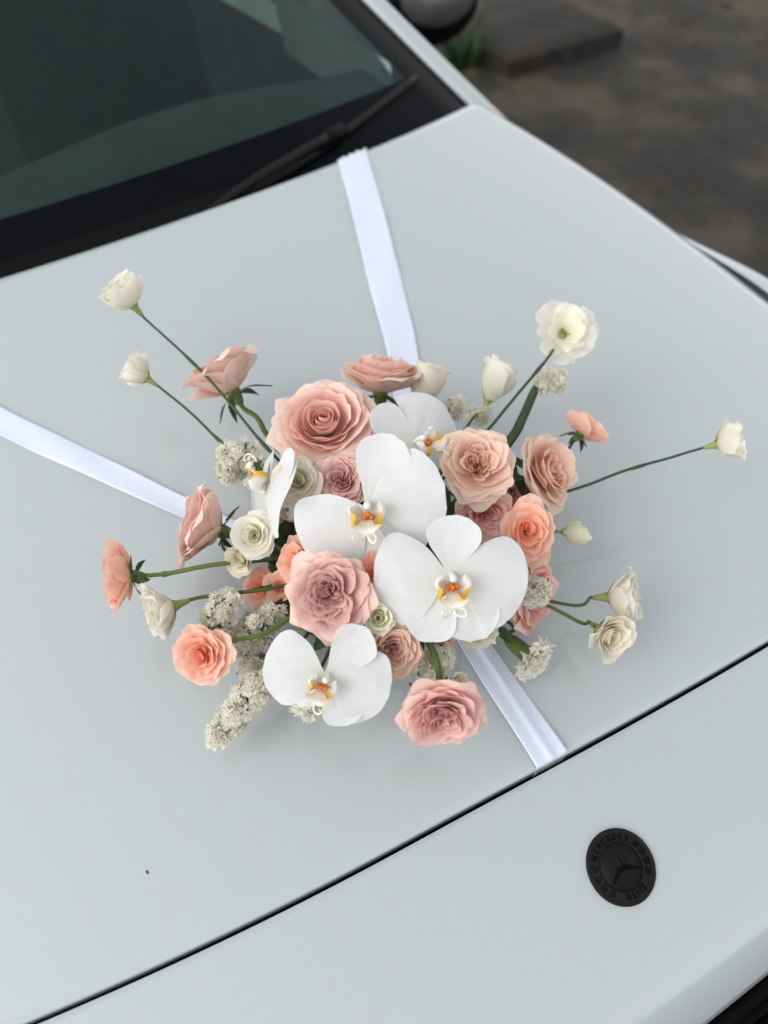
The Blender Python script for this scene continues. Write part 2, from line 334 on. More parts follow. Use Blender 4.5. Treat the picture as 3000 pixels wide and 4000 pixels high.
def bloom(rt, style, R, mat, seed, n=None, aspect=1.0, **ov):
    """petals of one flower in the local frame of rt: base at 0, facing +Z, greatest radius R"""
    rng = random.Random(seed); st = dict(STY[style]); st.update(ov)
    n = n or st['n']; parts = []; phi = rng.uniform(0, 6.28)
    for i in range(n):
        t = (i/(n-1))**st['e']; phi += math.radians(137.5)+rng.uniform(-.25, .25)
        g = lambda key: lerp(st[key][0], st[key][1], t)
        jit = 1+rng.uniform(-.08, .08)
        al = [math.radians(g(q)+rng.uniform(-5, 5)) for q in ('a0', 'a1', 'a2')]
        al[1] = max(al[1], -.2)
        oa = rng.uniform(0, 6.28); orr = st['off']*(1-t)*rng.uniform(0, 1)
        Ln = g('L')*jit; p = phi; kk = g('k'); Wd_ = g('W'); r0_ = g('r0')
        q = st.get('quart', 0)
        if q and t < .58 and i > 2+0:
            if i == 3: cen = [k_*2*PI/q+seed+rng.uniform(-.55, .55) for k_ in range(q)]; amp = [rng.uniform(.55, 1.25) for k_ in range(q)]
            kq = rng.randrange(q); p = cen[kq]+rng.uniform(-.6, .6); rank = t/.58*amp[kq]
            oa = p+rng.uniform(-.3, .3); orr = st['off']*(.12+.80*rank)*rng.uniform(.7, 1.15); kk *= rng.uniform(.7, 1.1); Wd_ *= .85+.5*rank; Ln *= .92+.12*rank
            al[0] *= .6; al[2] += math.radians(rng.uniform(-8, 14))
        elif q and t >= .58: r0_ += st['off']*.35*(1-(t-.58)/.42)
        if st.get('bowl') and t > .30: r0_ += st['bowl']*max(0, 1-(t-.30)*1.1)
        V, F, vv, uv = petal_geo(Ln, Wd_*jit*rng.uniform(.88, 1.12), al, r0_, .04*(1-t), p, kk, .05, g('curl')*rng.uniform(.4, 1.5), g('ruf')*rng.uniform(.6, 1.4), g('tip')*rng.uniform(.2, 1.7), rng,
            rfreq=rng.uniform(3.0, 6.5), serr=st.get('serr', 0), off=(orr*math.cos(oa), orr*math.sin(oa)), lump=st.get('lump', .03), drop=st.get('drop', .30),
            nu=st.get('nu', 17), nv=st.get('nv', 17), roll=math.radians(g('roll'))*rng.uniform(.2, 1.3), rag=st.get('rag', .02))
        parts.append((V, F, vv, uv, t, rng.random()))
    mx = np.percentile(np.hypot(np.vstack([p[0] for p in parts])[:, 0], np.vstack([p[0] for p in parts])[:, 1]), 99.85)
    sc = R/mx; sy = aspect
    if 'zs' in st: zsq = st['zs']
    else: zsq = 1.0
    for V, F, vv, uv, t, b in parts:
        V = V*sc; V[:, 0] *= sy; V[:, 2] *= zsq
        T = np.stack([vv, np.full_like(vv, t), np.full_like(vv, b)], -1)
        mesh('petal', V, F, mat, rt, tint=T, uv=uv)
    return sc
def leaf_geo(Ln, W, fold=.25, bend=.4, serr=.06, nu=7, nv=13, twist=0.0):
    """leaf in local coords: base at 0, along +X, upper side +Z"""
    V = []
    for j in range(nv):
        t = j/(nv-1); w = W*math.sin(PI*min(1, t**.8))**.8*(1-.25*t) if 0 < t < 1 else W*.03
        for i in range(nu):
            u = -1+2*i/(nu-1); sg = 1+(serr*(1 if (j % 2) else -1) if abs(u) > .99 else 0)
            y = u*w*sg; z = fold*abs(y)-bend*Ln*t*t*.5+.02*Ln*math.sin(6*t+2*u)
            a = twist*t; V.append((Ln*t, y*math.cos(a)-z*math.sin(a), y*math.sin(a)+z*math.cos(a)))
    return np.array(V), gridF(nu, nv)
def orient(V, loc, xdir, zdir):
    x = np.array(xdir, float); x /= np.linalg.norm(x); z = np.array(zdir, float); z = z-(z@x)*x
    if np.linalg.norm(z) < 1e-5: z = np.cross(x, [0.3, .9, .1])
    z /= np.linalg.norm(z); y = np.cross(z, x)
    return np.asarray(V)@np.array([x, y, z])+np.array(loc)
def calyx(rt, R, kind, seed, flat=False):
    """receptacle with sepals below the petals (local frame of the flower)"""
    rng = random.Random(seed*7+1)
    if kind == 'none': return
    if kind == 'carn':
        prof = [(-.95, .08), (-.88, .2), (-.6, .29), (-.2, .31), (.1, .32), (.3, .28)]
        rr = R*.95
    elif kind == 'lisi':
        prof = [(-.55, .06), (-.42, .10), (-.2, .13), (0, .20), (.12, .24)]; rr = R
    else:
        prof = [(-.34, .06), (-.26, .11), (-.12, .15), (0, .17), (.08, .20)]; rr = R
    P = [(0, 0, z*rr) for z, _ in prof]; V, F = tube(P, [r*rr for _, r in prof], 12)
    c = mesh('calyx', V, F, 'calyx_pale' if kind == 'lisi' else 'calyx', rt)
    ns = 5
    for i in range(ns):
        a = 2*PI*i/ns+rng.uniform(-.3, .3)
        if kind == 'lisi':
            Ln = R*rng.uniform(.45, .65)*(.6 if flat else 1); W = R*.045; el = math.radians(rng.uniform(8, 20) if flat else rng.uniform(40, 52)); fold = .1; bend = -.2; serr = 0
        elif kind == 'carn':
            Ln = R*.35; W = R*.13; el = math.radians(70); fold = .2; bend = .1; serr = 0
        else:
            Ln = R*rng.uniform(.50, .75); W = R*.13; el = math.radians(rng.uniform(-35, 6)); fold = .25; bend = rng.uniform(-.3, .8); serr = .1
        V, F = leaf_geo(Ln, W, fold, bend, serr)
        d = (math.cos(a)*math.cos(el), math.sin(a)*math.cos(el), math.sin(el)); nrm = (-math.cos(a)*math.sin(el), -math.sin(a)*math.sin(el), math.cos(el))
        z0 = {'lisi': -.1, 'carn': .1}.get(kind, -.06)*rr
        V = orient(V, (math.cos(a)*.12*R, math.sin(a)*.12*R, z0), d, nrm)
        mesh('sepal', V, F, 'leaf' if kind == 'rose' else 'calyx', c)
def stem(rt, pts, r, mat='stem', nodes=(), seed=0, n=26):
    P = catmull(pts, n); rng = random.Random(seed+5)
    for _ in range(5): P = [P[0], P[1]]+[(P[i-1]+2*P[i]+P[i+1])/4 for i in range(2, n-1)]+[P[-1]]
    Rr = np.full(n, r)*np.linspace(.95, 1.15, n); Rr[0] *= 1.25; Rr[1] *= 1.08
    P = [p+np.array([rng.uniform(-1, 1), rng.uniform(-1, 1), rng.uniform(-1, 1)])*r*.12 for p in P]
    mb = MB()
    for q in nodes:
        i = int(q*(n-1)); Rr[i] *= 1.45
        d = np.array([rng.uniform(-1, 1), rng.uniform(-1, 1), .6]); d /= np.linalg.norm(d)
        t = P[max(0, i-1)]-P[min(n-1, i+1)]; t /= np.linalg.norm(t)
        V, F = tube([P[i], P[i]+(d*.8+t)*r*1.6, P[i]+(d+t*1.8)*r*2.3], [r*.9, r*.6, r*.15], 6); mb.add(V, F)
    V, F = tube(P, Rr, 8); mb.add(V, F)
    return mb.build('stem', mat, rt, world_space=True)

def orchid_patch(Ln, W, ang, name, rt, wprof, cup=.15, fold=.0, wave=.03, z0=0.0, tilt=0.0, bow=0.0, mat='orchid', seed=0, r0=.03, recurve=0.0, nu=17, nv=19, layer=1.0, tw=0.0, asym=0.0):
    """flat petal patch: starts near the centre, runs along angle ang in the local XY plane, front +Z"""
    rng = random.Random(seed); ph, ph2 = rng.uniform(0, 6.28), rng.uniform(0, 6.28)
    q = np.linspace(0, 1, nv); v = np.sin(q*PI/2)*.85+q*.15
    vs = np.array([p[0] for p in wprof]); ws = np.array([p[1] for p in wprof])
    # smooth profile by cubic-like resample
    w = np.interp(v, vs, ws); 
    w[1:-1] = (w[:-2]+2*w[1:-1]+w[2:])/4
    w = np.where(v > .86, w, w); 
    uu = np.linspace(-1, 1, nu)
    U, Vv = np.meshgrid(uu, v); Wd = np.repeat(w[:, None], nu, 1)*W; Un = U*Wd/Wd.max()
    X = r0*Ln+Vv*Ln; Y = U*Wd*(1+asym*np.sign(U)*np.minimum(1, np.abs(U)*3)*np.sin(PI*np.minimum(1, Vv*1.1))**2)+bow*Ln*np.sin(PI*Vv*.9)
    # rounded end: the sides of the last rows are pulled back a little
    Z = z0+cup*Ln*(U*Wd/Ln)**2*1.6+cup*Ln*.5*(Vv-.45)**2-recurve*Ln*Vv**3
    Z += fold*Ln*np.exp(-(U*Wd/(Ln*.06))**2)*Vv*(1-Vv)*-1.2
    Z += wave*Ln*(np.abs(Un)**2)*Vv*np.sin(6*Vv+ph+Un*1.2)+wave*.6*Ln*Vv**2*np.sin(3.5*Un+ph2)
    ct, st_ = math.cos(tilt), math.sin(tilt); X2 = X*ct-Z*st_*1.0; Z2 = X*st_+Z*ct
    irr = smooth_noise(rng, 4, .022*Ln); Y = Y+irr(Vv*3, Un*.6)*np.abs(Un)*np.minimum(1, Vv*4); X2 = X2+irr(Un*2.2, Vv*.5+2)*Vv
    Z2 = Z2+smooth_noise(rng, 4, .016*Ln)(Un*1.6, Vv*2.5)*Vv
    if tw: Y, Z2 = Y*math.cos(tw)-Z2*math.sin(tw)*1.0, Y*math.sin(tw)+Z2*math.cos(tw)
    c, s = math.cos(ang), math.sin(ang)
    P = np.stack([c*X2-s*Y, s*X2+c*Y, Z2], -1).reshape(-1, 3)
    T = np.stack([Vv, np.full_like(Vv, layer), np.full_like(Vv, .5)], -1).reshape(-1, 3)
    UV = np.stack([(U+1)/2, Vv], -1).reshape(-1, 2)
    return mesh(name, P, gridF(nu, nv), mat, rt, tint=T, uv=UV)
PW = [(0, .05), (.07, .13), (.15, .29), (.27, .50), (.42, .67), (.57, .745), (.70, .735), (.82, .63), (.91, .48), (.965, .31), (.99, .165), (1, .0)]
SW = [(0, .07), (.12, .11), (.25, .20), (.40, .31), (.54, .385), (.67, .415), (.78, .39), (.88, .30), (.95, .185), (.99, .07), (1, .0)]
def lip_mat(name, kind):
    m, nt, out = newmat(name)
    at = N(nt, 'ShaderNodeAttribute', attribute_name='tint'); sep = N(nt, 'ShaderNodeSeparateColor'); L(nt, at.outputs['Color'], sep.inputs[0])
    r, g, b = sep.outputs
    col = mixc(nt, g, (.86,.85,.80), (.86,.50,.03))                    # g carries the yellow marking
    st = N(nt, 'ShaderNodeTexWave', Scale=14.0, Distortion=3.0); st.bands_direction = 'X'
    uv = N(nt, 'ShaderNodeUVMap'); L(nt, uv.outputs[0], st.inputs['Vector'])
    msk = mth(nt, 'MULTIPLY', mth(nt, 'GREATER_THAN', st.outputs['Fac'], .62), b, True)
    col = mixc(nt, msk, col, (.36,.06,.02))                             # b carries the red-brown stripes
    p = N(nt, 'ShaderNodeBsdfPrincipled', Roughness=.42); L(nt, col, p.inputs['Base Color'])
    tr = N(nt, 'ShaderNodeBsdfTranslucent'); L(nt, col, tr.inputs[0])
    mx = N(nt, 'ShaderNodeMixShader', Fac=.2); L(nt, p.outputs[0], mx.inputs[1]); L(nt, tr.outputs[0], mx.inputs[2]); L(nt, mx.outputs[0], out.inputs[0])
    return m
M['lip'] = lip_mat('orchid_lip_marked', 0)
M['callus'] = simple('orchid_callus_orange', (.72,.20,.02), .4, nscale=400, namt=.5, bump=.3, bscale=1200)
M['column'] = simple('orchid_column_white', (.84,.82,.78), .4, nscale=100, namt=.03)
M['tendril'] = simple('orchid_tendril_cream', (.84,.82,.66), .4, nscale=100, namt=.05)
def lip(rt, R, seed, mouth=1.0):
    rng = random.Random(seed)
    lp_v, lp_f = None, None
    # mid lobe (the lip's own mesh): narrow waist, arrow-head wings, tip pointing down and forward
    nv, nu = 15, 11; V = []; T = []; UV = []
    for j in range(nv):
        t = j/(nv-1)
        w = R*np.interp(t, [0, .18, .38, .55, .62, .78, .92, 1], [.05, .07, .10, .19, .20, .11, .05, .03])
        for i in range(nu):
            u = -1+2*i/(nu-1)
            y = -.13*R-.36*R*t*(1-.25*t); z = .05*R+.26*R*math.sin(PI*.62*t)+.02*R*math.cos(3*u)
            z += .10*R*abs(u)**1.5*math.sin(PI*t)-.0*t; y += .06*R*abs(u)*math.exp(-((t-.6)/.12)**2)
            V.append((u*w, y, z))
            yel = max(0., 1-abs(t-.50)/.28)*(.15+1.3*abs(u)**1.5)+max(0, .3-t)*1.5
            T.append((t, min(1, yel), max(0, .35-t)*1.8)); UV.append(((u+1)/2, t))
    lp = mesh('lip', V, gridF(nu, nv), 'lip', rt, tint=np.array(T), uv=UV)
    # side lobes: two upright ears that close into a cup round the column
    for s in (-1, 1):
        V = []; T = []; UV = []; nv, nu = 15, 13
        for j in range(nv):
            t = j/(nv-1)
            w = R*np.interp(t, [0, .15, .4, .65, .85, .95, 1], [.07, .13, .18, .205, .185, .14, .08])
            for i in range(nu):
                u = -1+2*i/(nu-1); a = 2.0*t
                x = s*R*(.035+.235*math.sin(a)*(1-.18*t)); z = R*(.04+.155*(1-math.cos(a))+.06*t)
                y = -.13*R+(u*w if u < 0 else u*w*.62)+.07*R*math.sin(1.6*t); x -= s*.075*R*u*u*min(1, t*2); z += .03*R*math.sin(3*u+t)
                V.append((x, y, z))
                yel = max(0., (-u-.30))*2.4*min(1, t*2.2)
                T.append((t, min(1, yel+max(0, .2-t)*2), max(0., 1-abs(t-.16)/.2)*.8)); UV.append((t, (u+1)/2))
        mesh('side_lobe', V, gridF(nu, nv), 'lip', lp, tint=np.array(T), uv=UV)
    # tendrils at the tip of the mid lobe
    for s in (-1, 1):
        P = [(s*.015*R, -.395*R, .26*R), (s*.05*R, -.46*R, .30*R), (s*.12*R, -.49*R, .37*R), (s*.155*R, -.43*R, .42*R), (s*.11*R, -.38*R, .41*R), (s*.08*R, -.40*R, .38*R)]
        P = [(x+rng.uniform(-.02, .02)*R, y+rng.uniform(-.02, .02)*R, z) for x, y, z in P]
        V, F = tube(catmull(P, 18), np.linspace(.020, .006, 18)*R, 7); mesh('tendril', V, F, 'tendril', lp)
    # callus: lumpy orange crest between the side lobes
    mb = MB()
    for k in range(9):
        a = rng.uniform(0, 6.28); q = rng.uniform(0, .05)*R
        P = [(q*math.cos(a), -.13*R+q*math.sin(a)*1.1, .05*R), (q*math.cos(a)*1.4, -.13*R+q*math.sin(a)*1.4, .13*R+rng.uniform(0, .05)*R), (q*math.cos(a)*1.7, -.13*R+q*math.sin(a)*1.8, .16*R+rng.uniform(0, .05)*R)]
        V, F = tube(catmull(P, 6), [.04*R, .034*R, .034*R, .03*R, .022*R, .006*R], 8); mb.add(V, F)
    mb.build('callus', 'callus', lp)
    # column
    P = [(0, .035*R, -.01*R), (0, .04*R, .06*R), (0, .02*R, .14*R), (0, -.02*R, .20*R), (0, -.05*R, .215*R)]
    V, F = tube(catmull(P, 12), np.array([.045, .042, .038, .036, .038, .042, .048, .052, .052, .046, .032, .010])*R, 12)
    mesh('column', V, F, 'column', rt)
def orchid(loc, z, up, R, label, seed, pet=(None, None), sep=(90, 214, 326), ptilt=(.0, .0), scale=(1, 1, 1, 1, 1), stemp=None, ptw=(0, 0), stilt=(-.06, -.1, -.1), liprot=0):
    rt = root('orchid', label, 'orchid', loc, z, up)
    G = lambda k, d: d if pet[k] is None else pet[k]
    orchid_patch(R*.92*scale[2], R*.90, math.radians(sep[0]), 'dorsal_sepal', rt, SW, cup=.22, fold=-.02, wave=.015, z0=-.030*R, tilt=stilt[0], seed=seed+1)
    orchid_patch(R*.94*scale[3], R*.88, math.radians(sep[1]), 'lateral_sepal', rt, SW, cup=.16, fold=.02, wave=.02, z0=-.045*R, tilt=stilt[1], seed=seed+2, bow=.03)
    orchid_patch(R*.94*scale[4], R*.88, math.radians(sep[2]), 'lateral_sepal', rt, SW, cup=.16, fold=.02, wave=.02, z0=-.045*R, tilt=stilt[2], seed=seed+3, bow=-.03)
    orchid_patch(R*scale[0], R*.83*scale[0], math.radians(G(0, 172)), 'petal', rt, PW, cup=-.24, fold=.05, wave=.055, z0=.0, tilt=ptilt[0], seed=seed+4, bow=-.04, recurve=.03, tw=ptw[0], asym=.13)
    orchid_patch(R*scale[1], R*.83*scale[1], math.radians(G(1, 8)), 'petal', rt, PW, cup=-.24, fold=.05, wave=.055, z0=.004*R, tilt=ptilt[1], seed=seed+5, bow=.04, recurve=.03, tw=ptw[1], asym=-.13)
    lip(rt, R*1.0, seed)
    if stemp: stem(rt, stemp, .0016, 'stem_lime', seed=seed)
    return rt

# ------------------------------------------------------------------ statice
def floret_mesh(seed, R=.0056):
    rng = random.Random(seed); mbV = []; F = []; T = []; UV = []
    for layer, (rad, h, tw) in enumerate(((1.0, .85, 0.), (.72, .95, .6), (.42, 1.0, 1.1))):
        nu, nv = 20, 5; base = len(mbV); ph = rng.uniform(0, 6.28)
        for j in range(nv):
            t = j/(nv-1)
            for i in range(nu):
                a = 2*PI*i/nu+tw
                lobe = 1+.14*math.cos(5*a+ph)*t; ruf = .30*math.sin(6*a+ph*2)*t*t+.20*math.sin(9*a+ph)*t*t
                r = R*rad*(.10+.90*t**1.2)*lobe*1.08; z = R*h*((1.15*t**.8+ruf-.35*t**4) if layer == 0 else (.62+.10*layer+.42*t+ruf*1.3))
                mbV.append((r*math.cos(a), r*math.sin(a), z)); T.append((t*.5+.5, 1-layer*.3, rng.random())); UV.append((i/nu*3, t))
        F += [tuple(q+base for q in f) for f in gridF(nu, nv, True)]
    me_o = mesh('floret', mbV, F, 'statice', None, tint=np.array(T), uv=UV)
    me = me_o.data; bpy.data.objects.remove(me_o); return me
FLORETS = [floret_mesh(900+i) for i in range(7)]
def statice(pts, radii, n, label, seed, cover=None, stemr=.0016, wing=False, face=None, stemtail=None, fs=1.0):
    """pts: world polyline of the flowering part, radii: cluster radius along it"""
    rng = random.Random(seed); P0 = np.array(pts[0])
    rt = root('statice_sprig', label, 'statice', P0, (0, 0, 1), (0, 1, 0), 'white statice sprigs in the bouquet')
    K = 40; P = np.array(catmull(pts, K)); Rr = np.interp(np.linspace(0, 1, K), np.linspace(0, 1, len(radii)), radii)
    mb = MB(); ctr = []
    full = list(pts)+(list(stemtail) if stemtail else [])
    Q = catmull(full, 40); prof = [1, .75, 1, .75] if not wing else [2.4, .7, .7, .7, 2.4, .7, .7, .7]
    V, F = tube(Q, np.linspace(stemr*.7, stemr*1.3, 40), 8, True, prof); mb.add(V, F)
    bm_ = MB()
    inv = MATS[rt.name].inverted()
    for k in range(n):
        s = (k+rng.random())/n; i = min(K-1, int(s*(K-1))); c = P[i]; T = P[min(K-1, i+1)]-P[max(0, i-1)]; T /= np.linalg.norm(T)+1e-9
        best = None
        for _ in range(8):
            d = np.array([rng.gauss(0, 1) for _ in range(3)]); d -= (d@T)*T*.7; d /= np.linalg.norm(d)
            sc_ = d[2]*.6+(np.dot(d, face) if face is not None else 0)
            if sc_ > -.35+rng.uniform(-.3, .2): best = d; break
            best = d
        d = best-T*.35; d /= np.linalg.norm(d)
        pos = c+d*Rr[i]*rng.uniform(.30, 1.15)
        o = bpy.data.objects.new('floret', rng.choice(FLORETS)); COL.objects.link(o); o.parent = rt
        f = d+np.array([rng.uniform(-.5, .5) for _ in range(3)]); f /= np.linalg.norm(f)
        m = basis_mat(pos-f*.004, f, (rng.random(), rng.random(), rng.random())) @ Matrix.Rotation(rng.uniform(0, 6), 4, 'Z') @ Matrix.Scale(rng.uniform(.8, 1.25)*fs, 4)
        o.matrix_local = inv @ m
        # bract / pedicel
        a = pos-f*.0035
        V, F = tube([c, (c+a)/2+np.array([0, 0, -.001]), a, a+f*.003], [stemr*.45, stemr*.55, .0012, .0009], 5); bm_.add(V, F)
        if rng.random() < .16:
            V, F = leaf_geo(.008, .0026, .3, .3, .1, 3, 5); bm_.add(orient(V, a, f+np.array([rng.uniform(-.8, .8) for _ in range(3)]), d), F)
    mb.build('stem', 'stem_dark', rt, world_space=True)
    bm_.build('bracts', 'bract', rt, world_space=True)['kind'] = 'stuff'
    return rt

# ------------------------------------------------------------------ car: one height field for the bonnet and nose
ZO = .85
def yf(x): return 0.007-0.150*x+0.20*min(0, x+.15)**2+0.09*max(0, x)**2
def yr(x): return .850+.24*(x-.05)**2 - .0*x
XS = .735
def hoodz(x, y): return ZO+0.13*y-0.03*y*y-0.10*x*x
def nosez(x, y):
    s = yf(x)-y; zz = hoodz(x, y)
    if s > 0: zz -= .5*s*s+ (17*(s-.10)**3 if s > .10 else 0); zz += .0022*math.exp(-((s-.165+.10*x)/.012)**2)-9*max(0, s-.180+.05*x)**2
    return zz
def xs(y): return XS-.035*max(0, y-.55)**2*4+.02*math.sin(y*3)
car = empty('parked_car', 'white car under the bridal bouquet, its bonnet strapped with satin ribbon', 'car', Matrix.Translation((0, .4, 0))); MATS[car.name] = Matrix.Translation((0, .4, 0))
def carm(name, V, F, mat, parent=None, **kw): return mesh(name, V, F, mat, parent or car, world_space=True, **kw)
def build_hood():
    nx, ny = 120, 90; V = []
    X = np.concatenate([np.linspace(-.735, .66, nx-30), np.linspace(.66, .735, 31)[1:]])
    for j in range(ny):
        t = j/(ny-1)
        for x0 in X:
            f = (x0/XS); 
            y0, y1 = yf(x0)+.0024, yr(x0)
            y = y0+(y1-y0)*t; xe = xs(y); x = x0*xe/XS
            z = hoodz(x, y)
            e = max(0, abs(x0)-(XS-.05))/.05; z -= .020*e**2.2                # rolled side
            d = (y-y0)
            if d < .003: z -= .0014*(1-d/.003)**2                            # rolled lip at the shut line
            d2 = y1-y
            if d2 < .012: z -= .006*(1-d2/.012)**2
            V.append((x, y, z))
    nxx = len(X); F = gridF(nxx, ny)
    V = np.array(V)
    # flange down at the front and the side
    def skirt(idx, dx, dy, dz):
        nonlocal V, F
        base = len(V); V = np.vstack([V, V[idx]+np.array([dx, dy, dz])])
        for k in range(len(idx)-1): F.append((idx[k], base+k, base+k+1, idx[k+1]))
    skirt(list(range(nxx)), 0, .0015, -.02); skirt([(j+1)*nxx-1 for j in range(ny)], -.01, 0, -.03); skirt([(ny-1)*nxx+i for i in range(nxx)], 0, -.003, -.012)
    return carm('bonnet', V, F, 'paint')
# finer rows near the shut line
_lin = np.linspace
hood = build_hood()
def build_nose():
    V = []; X = np.linspace(-.55, .62, 90); S_ = np.concatenate([_lin(.0024, .010, 7), _lin(.010, .30, 60)[1:]])
    for s in S_:
        for x in X:
            send = .220-.05*x
            ss = s if s < .02 else .02+(s-.02)*(send-.02)/(.28)
            y = yf(x)-ss; z = nosez(x, y)
            if s < .005: z -= .0014*((.005-s)/.0026)**2+.0006
            V.append((x, y, z))
    nx = len(X); V = np.array(V); F = gridF(nx, len(S_)); base = len(V); V = np.vstack([V, V[:nx]+np.array([0, -.001, -.02])])
    for k in range(nx-1): F.append((k, k+1, base+k+1, base+k))
    last = [(len(S_)-1)*nx+k for k in range(nx)]; base = len(V)
    V = np.vstack([V, V[last]+np.array([0, .012, -.006]), V[last]+np.array([0, .05, -.01])])
    for k in range(nx-1):
        F.append((last[k], last[k+1], base+k+1, base+k)); F.append((base+k, base+k+1, base+nx+k+1, base+nx+k))
    return carm('nose_panel', V, F, 'paint')
nose = build_nose()
# black gap seal under the shut line
V = []
X = _lin(-.7, .68, 60)
for x in X:
    for dy, dz in ((-.012, -.030), (-.012, -.020), (.012, -.020), (.012, -.030)): V.append((x, yf(x)+dy, hoodz(x, yf(x))+dz))
carm('bonnet_seal', V, gridF(4, 60, True), 'rubber')
# front grille below the nose edge
for k in range(7):
    z = ZO-.20-.045*k; P = [(x, yf(x)-.236-.03*k+.05*x, z-.06*x*x) for x in _lin(-.45, .55, 20)]
    V, F = tube(P, .006, 8); mesh('grille_bar', V, F, 'rubber', car, world_space=True)
V = []
for x in _lin(-.6, .65, 30):
    V += [(x, yf(x)-.195+.05*x, ZO-.118), (x, yf(x)-.262+.05*x, ZO-.27), (x, yf(x)-.36+.05*x, ZO-.55), (x, yf(x)-.36+.05*x, ZO-.80)]
carm('grille_backing', V, gridF(4, 30), 'rubber')
gy = yf(.05)-.245
P = [(.05+.085*math.cos(q), gy-.062*math.sin(q)*.35+.0, ZO-.235+.085*math.sin(q)) for q in _lin(0, 2*PI, 40)]
V, F = tube(P, .007, 8, False); carm('grille_emblem_ring', V, F, simple('dull_chrome', (.20,.19,.19), .35, metal=.6, nscale=60))
# fenders
def fender(side):
    V = []; ny = 60; prof = 14
    for y in _lin(-.05, 1.55, ny):
        ff = math.exp(-(max(0, y-.33)/.17)**2); bul = .006+.088*ff
        for k in range(prof):
            t = k/(prof-1); x0 = xs(min(y, .95)) if y < .95 else xs(.95)+.06*(y-.95)
            z0 = hoodz(x0, min(y, 1.0))-.024
            x = x0+.001+bul*math.sin(t*PI/2)**.7; z = z0-.004+.021*ff-.50*(1-math.cos(t*PI/2))**1.5-.012*t
            V.append((side*x, y, z))
    return carm('fender', V, [f if side < 0 else f[::-1] for f in gridF(prof, ny)], 'paint')
fender(1); fender(-1)

# windscreen, cowl, pillar
WA = math.radians(29)
def wpt(x, d, h=0.0):
    """point on the windscreen: lateral x, distance d up the glass from its lower edge"""
    y0 = .905+.22*(x-.02)**2; z0 = ZO+.075-.05*x*x
    return (x, y0+d*math.cos(WA)-h*math.sin(WA)+.0*x, z0+d*math.sin(WA)+h*math.cos(WA)-.12*x*x*d)
def sheet(fn, us, vs): return [fn(u, v) for v in vs for u in us], gridF(len(us), len(vs))
def wedge_x(d): return .616-.30*d
us = _lin(-1, 1, 41)
V, F = sheet(lambda u, d: wpt(u*wedge_x(d), d, 0), us, _lin(.0, .85, 20)); windscreen = carm('windscreen', V, F, 'glass')
V, F = sheet(lambda u, d: wpt(u*wedge_x(d)*1.0, d, .0025), us, _lin(-.06, .055, 5)); carm('ceramic_band', V, F, 'frit')
# side black bands
for s in (1, -1):
    V, F = sheet(lambda u, d: wpt(s*(wedge_x(d)-.004+u*.088), d, .0015-.02*u*u), _lin(0, 1, 6), _lin(-.06, .9, 20)); carm('pillar_trim', V, F, 'black_plastic')
# cowl panel between bonnet and glass
V, F = sheet(lambda u, t: (u*.69, yr(u*.8)-.03+t*(.905+.22*(u*.8-.02)**2-.05-yr(u*.8)+.075), hoodz(u*.8, .9)-.035+.02*t), _lin(-1, 1, 30), _lin(0, 1, 6)); carm('cowl_panel', V, F, 'cowl')
# painted A pillars: from the bonnet corner up along the glass edge
for s in (1, -1):
    V = []; n = 30
    for k in range(n):
        d = -.10+1.0*k/(n-1); w = .020
        for a in range(9):
            th = PI*a/8; x = wedge_x(d)+.078+.022*(1-math.cos(th))/1.0
            p = wpt(s*x, d, -.012+.012*math.sin(th)-(.02 if a == 8 else 0)); V.append(p)
    carm('pillar', V, gridF(9, n), 'paint')
# wiper
def wiper():
    a = [wpt(*p) for p in [(.09,-.05,.012),(.20,-.022,.02),(.36,.0,.022)]]; b = [wpt(*p) for p in [(.20,-.030,.006),(.36,-.004,.008),(.61,.046,.006)]]
    V, F = tube(catmull(a, 16), .007, 8); w = carm('wiper', V, F, 'wiper')
    V, F = tube(catmull(b, 20), .0065, 6); mesh('wiper_blade', V, F, 'wiper', w, world_space=True)
    V, F = tube([a[0], tuple(np.array(a[0])+np.array([0, 0, .02]))], .018, 12); mesh('pivot_cap', V, F, 'black_plastic', w, world_space=True)
    V, F = tube([wpt(*p) for p in [(.34,-.002,.016),(.40,.006,.016)]], .011, 8); mesh('blade_clip', V, F, 'black_plastic', w, world_space=True)
wiper()
# cabin seen through the glass
cab = simple('cabin_dark_grey', (.066,.076,.078), .85, spec=.1, nscale=6, namt=.6)
cab2 = simple('dashboard_grey', (.125,.155,.145), .8, spec=.1, nscale=9, namt=.35)
cab3 = simple('window_daylight_paint', (.62,.74,.66), .8, spec=.1, nscale=5, namt=.1)  # pale colour stands in for daylight through the side window
cab4 = simple('pillar_trim_grey', (.32,.38,.37), .8, spec=.1, nscale=7, namt=.3)
V, F = sheet(lambda u, t: (u*.66, .905+.03+t*(.150+.03*math.sin(u*5))+.10*u*u*t, ZO+.075-.012+.020*math.sin(PI*t*.8)-.05*u*u+.03*t), _lin(-1, 1, 40), _lin(0, 1, 14)); carm('dashboard', V, F, cab2)
V, F = box(0, .905+1.05, ZO-.35, 1.40, 1.5, .70); carm('cabin_interior', V, [f for f in F if f != (1, 5, 7, 3)], cab)
V, F = box(0, .905+1.85, ZO+.05, 1.40, .08, .80); carm('rear_bulkhead', V, F, cab)
V, F = sheet(lambda u, t: (u*.56, .905+.742+t*1.15+.05*u*u*(1-t), ZO+.075+.412+.03*math.sin(PI*t)-.07*u*u), _lin(-1, 1, 20), _lin(0, 1, 10)); carm('roof', V, F, 'paint')
V, F = sheet(lambda u, t: (.585-.02*t, .905+.13+u*.40, ZO-.02+.02*u+t*.13), _lin(0, 1, 20), _lin(0, 1, 6)); carm('pillar_inner_trim', V, F, cab4)
